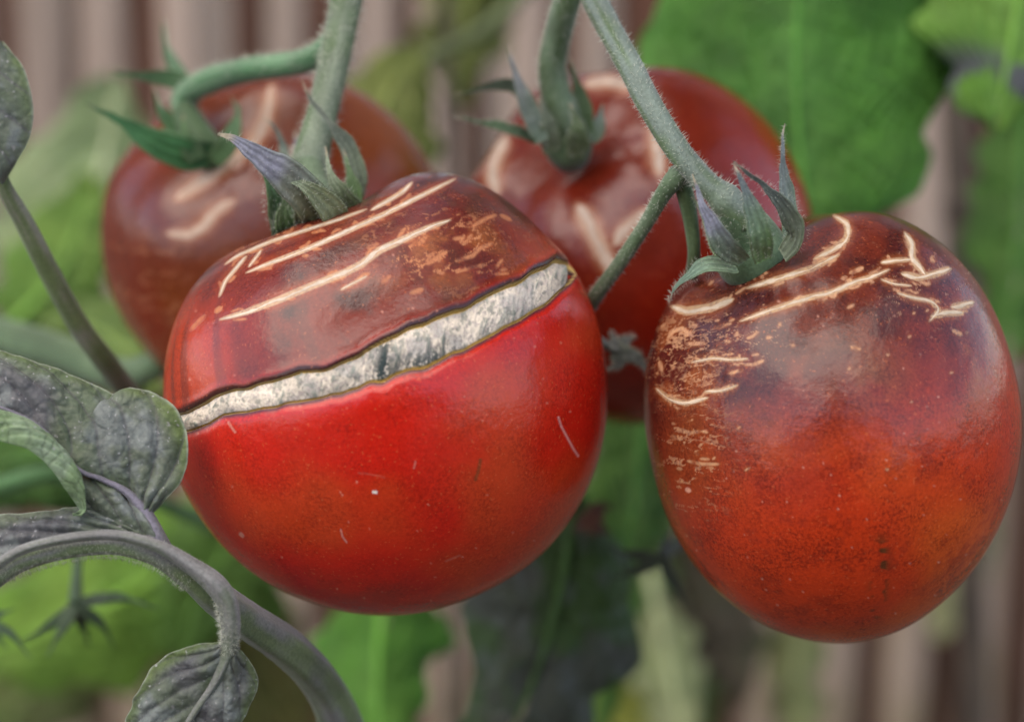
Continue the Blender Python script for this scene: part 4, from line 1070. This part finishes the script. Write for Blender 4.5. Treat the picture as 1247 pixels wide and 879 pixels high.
# the vine goes on above the truss: its leaves shade the fruit and are mirrored in the shoulders
def back_px(p):
    p = np.atleast_2d(np.asarray(p, float)); x, y = proj(p)
    return np.array([x[0], y[0], (p[0] - CAM_LOC) @ CF])
def world_leaf(base, tip, width, seed, up=(0, 0, 1)):
    """a leaf laid out in world metres: two blade halves either side of a midrib"""
    b, t = np.asarray(base, float), np.asarray(tip, float)
    root = thing('vine_leaf', b, 'green leaf on the vine above the tomatoes', 'leaf', 'leaves of the vine over the truss')
    s_ = np.linspace(0, 1, 14); L = np.linalg.norm(t - b)
    mid = b + (t - b) * s_[:, None] + np.array([0, 0, -.22 * L]) * (s_ ** 2)[:, None]
    side = unit(np.cross(t - b, up))
    prof = np.sin(np.pi * s_ ** .75) ** .8 * (1 + .12 * np.sin(s_ * 19 + seed)) + .03
    for sg in (-1, 1):
        e = mid + side * (sg * width / 2 * prof)[:, None] + np.array([0, 0, .02]) * prof[:, None]
        patch(root, 'blade_half', np.array([back_px(x) for x in e]), np.array([back_px(x) for x in mid]), M_LEAFG, greenf((.05, .12, .04), (.08, .17, .06), seed), 30, 12, .002, .002, 7, -.9, seed + sg)
    c = np.vstack([b - (t - b) * .2, mid]); v, f, _ = tube_geo(c, np.linspace(.0018, .0006, len(c)), 8, .02, seed)
    mesh_obj('midrib', v, f, M_STEM, root, world_loc(root), {'col': np.tile((.12, .18, .08), (len(v), 1))})
gl = np.random.default_rng(31)
for i in range(24):
    bx, by, bz = gl.uniform(-.26, .26), gl.uniform(.16, .60), gl.uniform(.76, .93)
    a = gl.uniform(0, 2 * math.pi); L = gl.uniform(.10, .17)
    tp = (bx + L * math.cos(a), max(by + L * math.sin(a) * .8, .10), bz - gl.uniform(-.01, .03))
    world_leaf((bx, by, bz), tp, gl.uniform(.06, .10), 200 + i)
for nm, lab, b_, t_, w_, c1_, c2_ in (
    ('broad_leaf', 'mid green leaf showing below the flank of the split tomato', (330, 620, .55), (215, 800, .57), 170, (.07, .16, .06), (.11, .22, .10)),
    ('broad_leaf', 'soft olive leaf behind the twig between the rear tomatoes', (600, -60, .64), (560, 130, .66), 110, (.10, .13, .07), (.16, .19, .12)),
    ('broad_leaf', 'grey green leaf low behind the drooping stalk', (-40, 480, .60), (120, 420, .62), 120, (.09, .15, .10), (.14, .20, .16)),
    ('broad_leaf', 'dull green leaf hanging behind the withered dark flower', (790, 560, .60), (775, 860, .62), 120, (.05, .11, .06), (.09, .15, .10)),
    ('broad_leaf', 'muted green leaf behind the pale leaf tip low down', (880, 690, .66), (850, 930, .66), 110, (.07, .10, .06), (.12, .15, .10)),
    ('broad_leaf', 'green leaf below the bright leaf under the arching stalk', (120, 790, .64), (-30, 930, .66), 130, (.08, .12, .08), (.13, .16, .13))):
    big_leaf(nm, lab, b_, t_, w_, greenf(c1_, c2_, int(b_[0]) % 97 + 40), M_LEAFG, .08, 7, int(b_[0]) % 97 + 40, .003, .010)
t7 = thing('tomato_vine', (0.24, .60, .0), 'main vine stem rising above the tomatoes', 'stem')
c = spline([(.24, .60, 0), (.235, .59, .3), (.22, .56, .55), (.12, .50, .76), (.04, .46, .88), (.02, .47, 1.0)], 60)
v, f, _ = tube_geo(c, np.linspace(.008, .005, 60), 14, .05, 4)
mesh_obj('shoot', v, f, M_STEM, t7, world_loc(t7), {'col': np.tile((.10, .16, .07), (len(v), 1))})
t3 = thing('tomato_vine', P([(215, 420, .43)])[0], 'thick dull green vine stem passing behind the split tomato', 'stem')
stem(t3, 'shoot', [(-60, 395, .46, 22), (0, 408, .455, 22), (80, 432, .447, 22), (150, 456, .44, 20), (215, 432, .436, 15), (300, 400, .46, 14)], (.085, .14, .07), (.11, .17, .09), seed=71)
t4 = thing('tomato_vine', P([(0, 595, .45)])[0], 'green stem crossing under the curled violet leaf margin', 'stem')
stem(t4, 'shoot', [(-60, 600, .45, 12), (0, 592, .45, 12), (60, 578, .45, 11), (140, 590, .46, 9), (260, 640, .48, 9)], (.06, .15, .05), (.08, .19, .07), seed=72)
t5 = thing('twig', P([(480, 110, .57)])[0], 'thin olive twig crossing in front of the fence', 'twig')
stem(t5, 'shoot', [(420, 130, .57, 7), (470, 102, .57, 9), (530, 68, .57, 9), (590, 35, .57, 9), (660, -30, .58, 9)], (.09, .12, .04), (.12, .15, .06), seed=73)
DK, DK2 = (.045, .032, .022), (.07, .05, .035)
for label, pts in (('thin dark cane standing between the two rear tomatoes', [(548, 1250, .62, 7), (547, 900, .62, 7), (546, 400, .62, 7), (545, 200, .62, 7), (544, 0, .62, 7), (543, -300, .62, 7)]),
                   ('thick dark stake behind the shoulder of the oval tomato', [(1190, 1300, .66, 19), (1186, 900, .66, 19), (1176, 500, .66, 19), (1168, 250, .66, 19), (1162, 100, .66, 19), (1152, -150, .66, 19)])):
    q = np.array(pts, float)
    t6 = thing('garden_cane', P(q[:1, :3])[0], label, 'cane')
    o, c, r = stem(t6, 'pole', pts, DK, DK2, seed=int(q[0, 0]), n=80)
    for k in (0.25, 0.5, 0.72):
        i = int(k * 79)
        v, f, _ = tube_geo(c[i:i + 3], np.array([r[i] * 1.02, r[i] * 1.22, r[i] * 1.02]), 16, .02, 3)
        mesh_obj('node', v, f, M_STEM, t6, world_loc(t6), {'col': np.tile(DK, (len(v), 1))})

def flower(label, centre, arms, cols, root_to=None, w=15):
    root = thing('withered_flower', P([centre])[0], label, 'flower')
    for i, a in enumerate(arms):
        m = [(centre[0] * .5 + a[0] * .5 + a[3], centre[1] * .5 + a[1] * .5 + a[4], (centre[2] + a[2]) / 2)]
        sepal(root, [centre, *m, a[:3]], w, cols[0], cols[1], seed=100 + i, thick=.4, tip=cols[1])
    if root_to is not None:
        stem(root, 'pedicel', root_to, cols[0], cols[1], seed=3, n=40)
    return root
flower('withered green flower with thin arms under the arching violet stalk', (92, 735, .42), [(195, 742, .42, 0, -12), (140, 790, .425, 10, 0), (55, 802, .415, 0, 0), (22, 782, .42, 0, 5), (110, 790, .43, 0, 0)], ((.045, .075, .045), (.035, .07, .035)),
       [(96, 640, .43, 5), (94, 690, .425, 6), (92, 735, .42, 9)])
flower('withered green flower beside the edge of the bright leaf', (-20, 755, .41), [(38, 802, .41, 4, -6), (10, 790, .41, 0, 0), (20, 740, .41, 0, 0)], ((.05, .09, .05), (.04, .08, .04)), [(-60, 700, .42, 5), (-35, 735, .41, 6), (-20, 755, .41, 8)], 14)
flower('withered dark flower in the gap below the two front tomatoes', (805, 680, .43), [(738, 662, .43, 0, 4), (740, 706, .43, 6, 0), (838, 742, .43, 0, 0), (820, 640, .44, 0, 0)], ((.025, .035, .022), (.03, .04, .025)), [(860, 590, .45, 6), (835, 650, .44, 6), (805, 680, .43, 8)])
flower('small grey withered flower tucked between the two front tomatoes', (752, 428, .392), [(792, 462, .392, 6, -8), (742, 405, .392, 0, -8), (738, 452, .392, 8, 4), (775, 410, .394, 0, -6)], ((.10, .12, .11), (.16, .17, .17)), [(705, 400, .392, 8), (730, 415, .392, 6), (752, 428, .392, 6)], 20)
flower('shrivelled brown flower beside the flank of the split tomato', (718, 632, .44), [(748, 620, .44, 0, -8), (745, 648, .44, 0, 4), (695, 645, .44, 0, 3), (720, 655, .44, 0, 0)], ((.10, .035, .02), (.07, .03, .02)), None, 26)

# ------------------------------------------------------------------ the photographer, whose dark shape the glossy skins mirror
def person():
    root = thing('person', (0, -0.62, 0.0), 'person in a dark jacket kneeling and leaning towards the tomatoes', 'person')
    J = {'pel': (0, -.72, .30, .15), 'bel': (0, -.66, .42, .145), 'che': (0, -.48, .56, .155), 'nec': (0, -.36, .69, .065), 'hed': (0, -.32, .74, .055)}
    E = [('pel', 'bel'), ('bel', 'che'), ('che', 'nec'), ('nec', 'hed')]
    for n, sg in (('l', -1), ('r', 1)):
        J.update({'sh' + n: (sg * .19, -.40, .64, .078), 'el' + n: (sg * .33, -.16, .55, .055), 'wr' + n: (sg * .11, -.12, .60, .034), 'ha' + n: (sg * .075, -.10, .61, .03),
                  'hi' + n: (sg * .11, -.74, .24, .10), 'kn' + n: (sg * .17, -.36, .09, .068), 'an' + n: (sg * .15, -.80, .06, .045), 'to' + n: (sg * .15, -.98, .04, .04)})
        E += [('che', 'sh' + n), ('sh' + n, 'el' + n), ('el' + n, 'wr' + n), ('wr' + n, 'ha' + n), ('pel', 'hi' + n), ('hi' + n, 'kn' + n), ('kn' + n, 'an' + n), ('an' + n, 'to' + n)]
    keys = list(J); me = bpy.data.meshes.new('body')
    me.from_pydata([J[k][:3] for k in keys], [(keys.index(a), keys.index(b)) for a, b in E], [])
    o = bpy.data.objects.new('body', me); COL.objects.link(o)
    o.modifiers.new('skin', 'SKIN')
    for i, k in enumerate(keys):
        me.skin_vertices[0].data[i].radius = (J[k][3], J[k][3]); me.skin_vertices[0].data[i].use_root = (k == 'pel')
    o.modifiers.new('sub', 'SUBSURF').render_levels = 2
    m = NT('dark_jacket'); m.set(Base_Color=m.mix((.02, .024, .03), (.04, .045, .055), m.noise(60, 4)), Roughness=.9); me.materials.append(m.m)
    o.parent = root; o.location = -Vector(root.location)
    # head: an egg with brow, nose and chin, turned to the viewfinder
    th, ph = np.meshgrid(np.linspace(.02, math.pi - .02, 30), np.linspace(0, 2 * math.pi, 40, endpoint=False), indexing='ij')
    d = np.stack([np.sin(th) * np.cos(ph), np.sin(th) * np.sin(ph), np.cos(th)], -1).reshape(-1, 3)
    r = np.array([.076, .095, .115])
    v = d * r
    v[:, 0] *= 1 - .22 * smooth(0, -1, d[:, 2])
    face = smooth(.3, .9, d[:, 1])
    v[:, 1] += face * (.022 * np.exp(-((d[:, 0] / .14) ** 2 + ((d[:, 2] + .12) / .2) ** 2)) - .010 * np.exp(-(((np.abs(d[:, 0]) - .4) / .2) ** 2 + ((d[:, 2] - .08) / .14) ** 2)) + .008 * np.exp(-((d[:, 2] + .75) / .2) ** 2))
    hp = np.array([0, -.225, .80])
    m = NT('face_skin'); m.set(Base_Color=(.42, .25, .18), Roughness=.55)
    mesh_obj('head', v + hp, grid_faces(30, 40, True), m.m, root, world_loc(root))
    m = NT('hair'); m.set(Base_Color=m.mix((.02, .014, .01), (.05, .035, .025), m.noise(300, 3)), Roughness=.6)
    k = (d[:, 2] > .25) | (d[:, 1] < .1)
    hv = v * np.where(k, 1.09, .93)[:, None] + hp
    mesh_obj('hair', hv, grid_faces(30, 40, True), m.m, root, world_loc(root))
    for sg in (-1, 1):                     # five curled fingers to a hand
        for i in range(5):
            b = np.array([sg * (.085 - .004 * i), -.105 + (.02 if i == 4 else 0), .645 - .019 * i])
            c = np.array([b, b + (sg * .004, .035, .002), b + (-sg * .014, .055, .0), b + (-sg * .035, .052, -.003)])
            if i == 4: c = np.array([b, b + (-sg * .01, -.02, .02), b + (-sg * .03, -.025, .03), b + (-sg * .045, -.02, .032)])
            c = spline(c, 14)
            vv, f, _ = tube_geo(c, np.linspace(.0095, .0075, 14), 10, .02, i)
            mesh_obj('finger', vv, f, bpy.data.materials['face_skin'], root, world_loc(root))
    return root
person()
pc = thing('photo_camera', (0, -.09, .56), 'black camera body held up to the eye', 'camera')
mk = NT('camera_black'); mk.set(Base_Color=(.015, .015, .016), Roughness=.5, Normal=mk.bump(mk.noise(900, 3), .4, .0005))
def rbox(name, c, h, parent, bev=.006):
    x, y, z = h
    v = np.array([(sx * x, sy * y, sz * z) for sx in (-1, 1) for sy in (-1, 1) for sz in (-1, 1)]) + np.array(c)
    o = mesh_obj(name, v, [(0, 1, 3, 2), (4, 6, 7, 5), (0, 4, 5, 1), (2, 3, 7, 6), (0, 2, 6, 4), (1, 5, 7, 3)], mk.m, parent, world_loc(parent), smoothed=False)
    b = o.modifiers.new('bevel', 'BEVEL'); b.width = bev; b.segments = 3
    return o
rbox('body', (0, -.09, .62), (.068, .022, .046), pc)
rbox('viewfinder_hump', (0, -.09, .675), (.026, .024, .016), pc)
rbox('grip', (-.058, -.062, .615), (.014, .016, .040), pc)
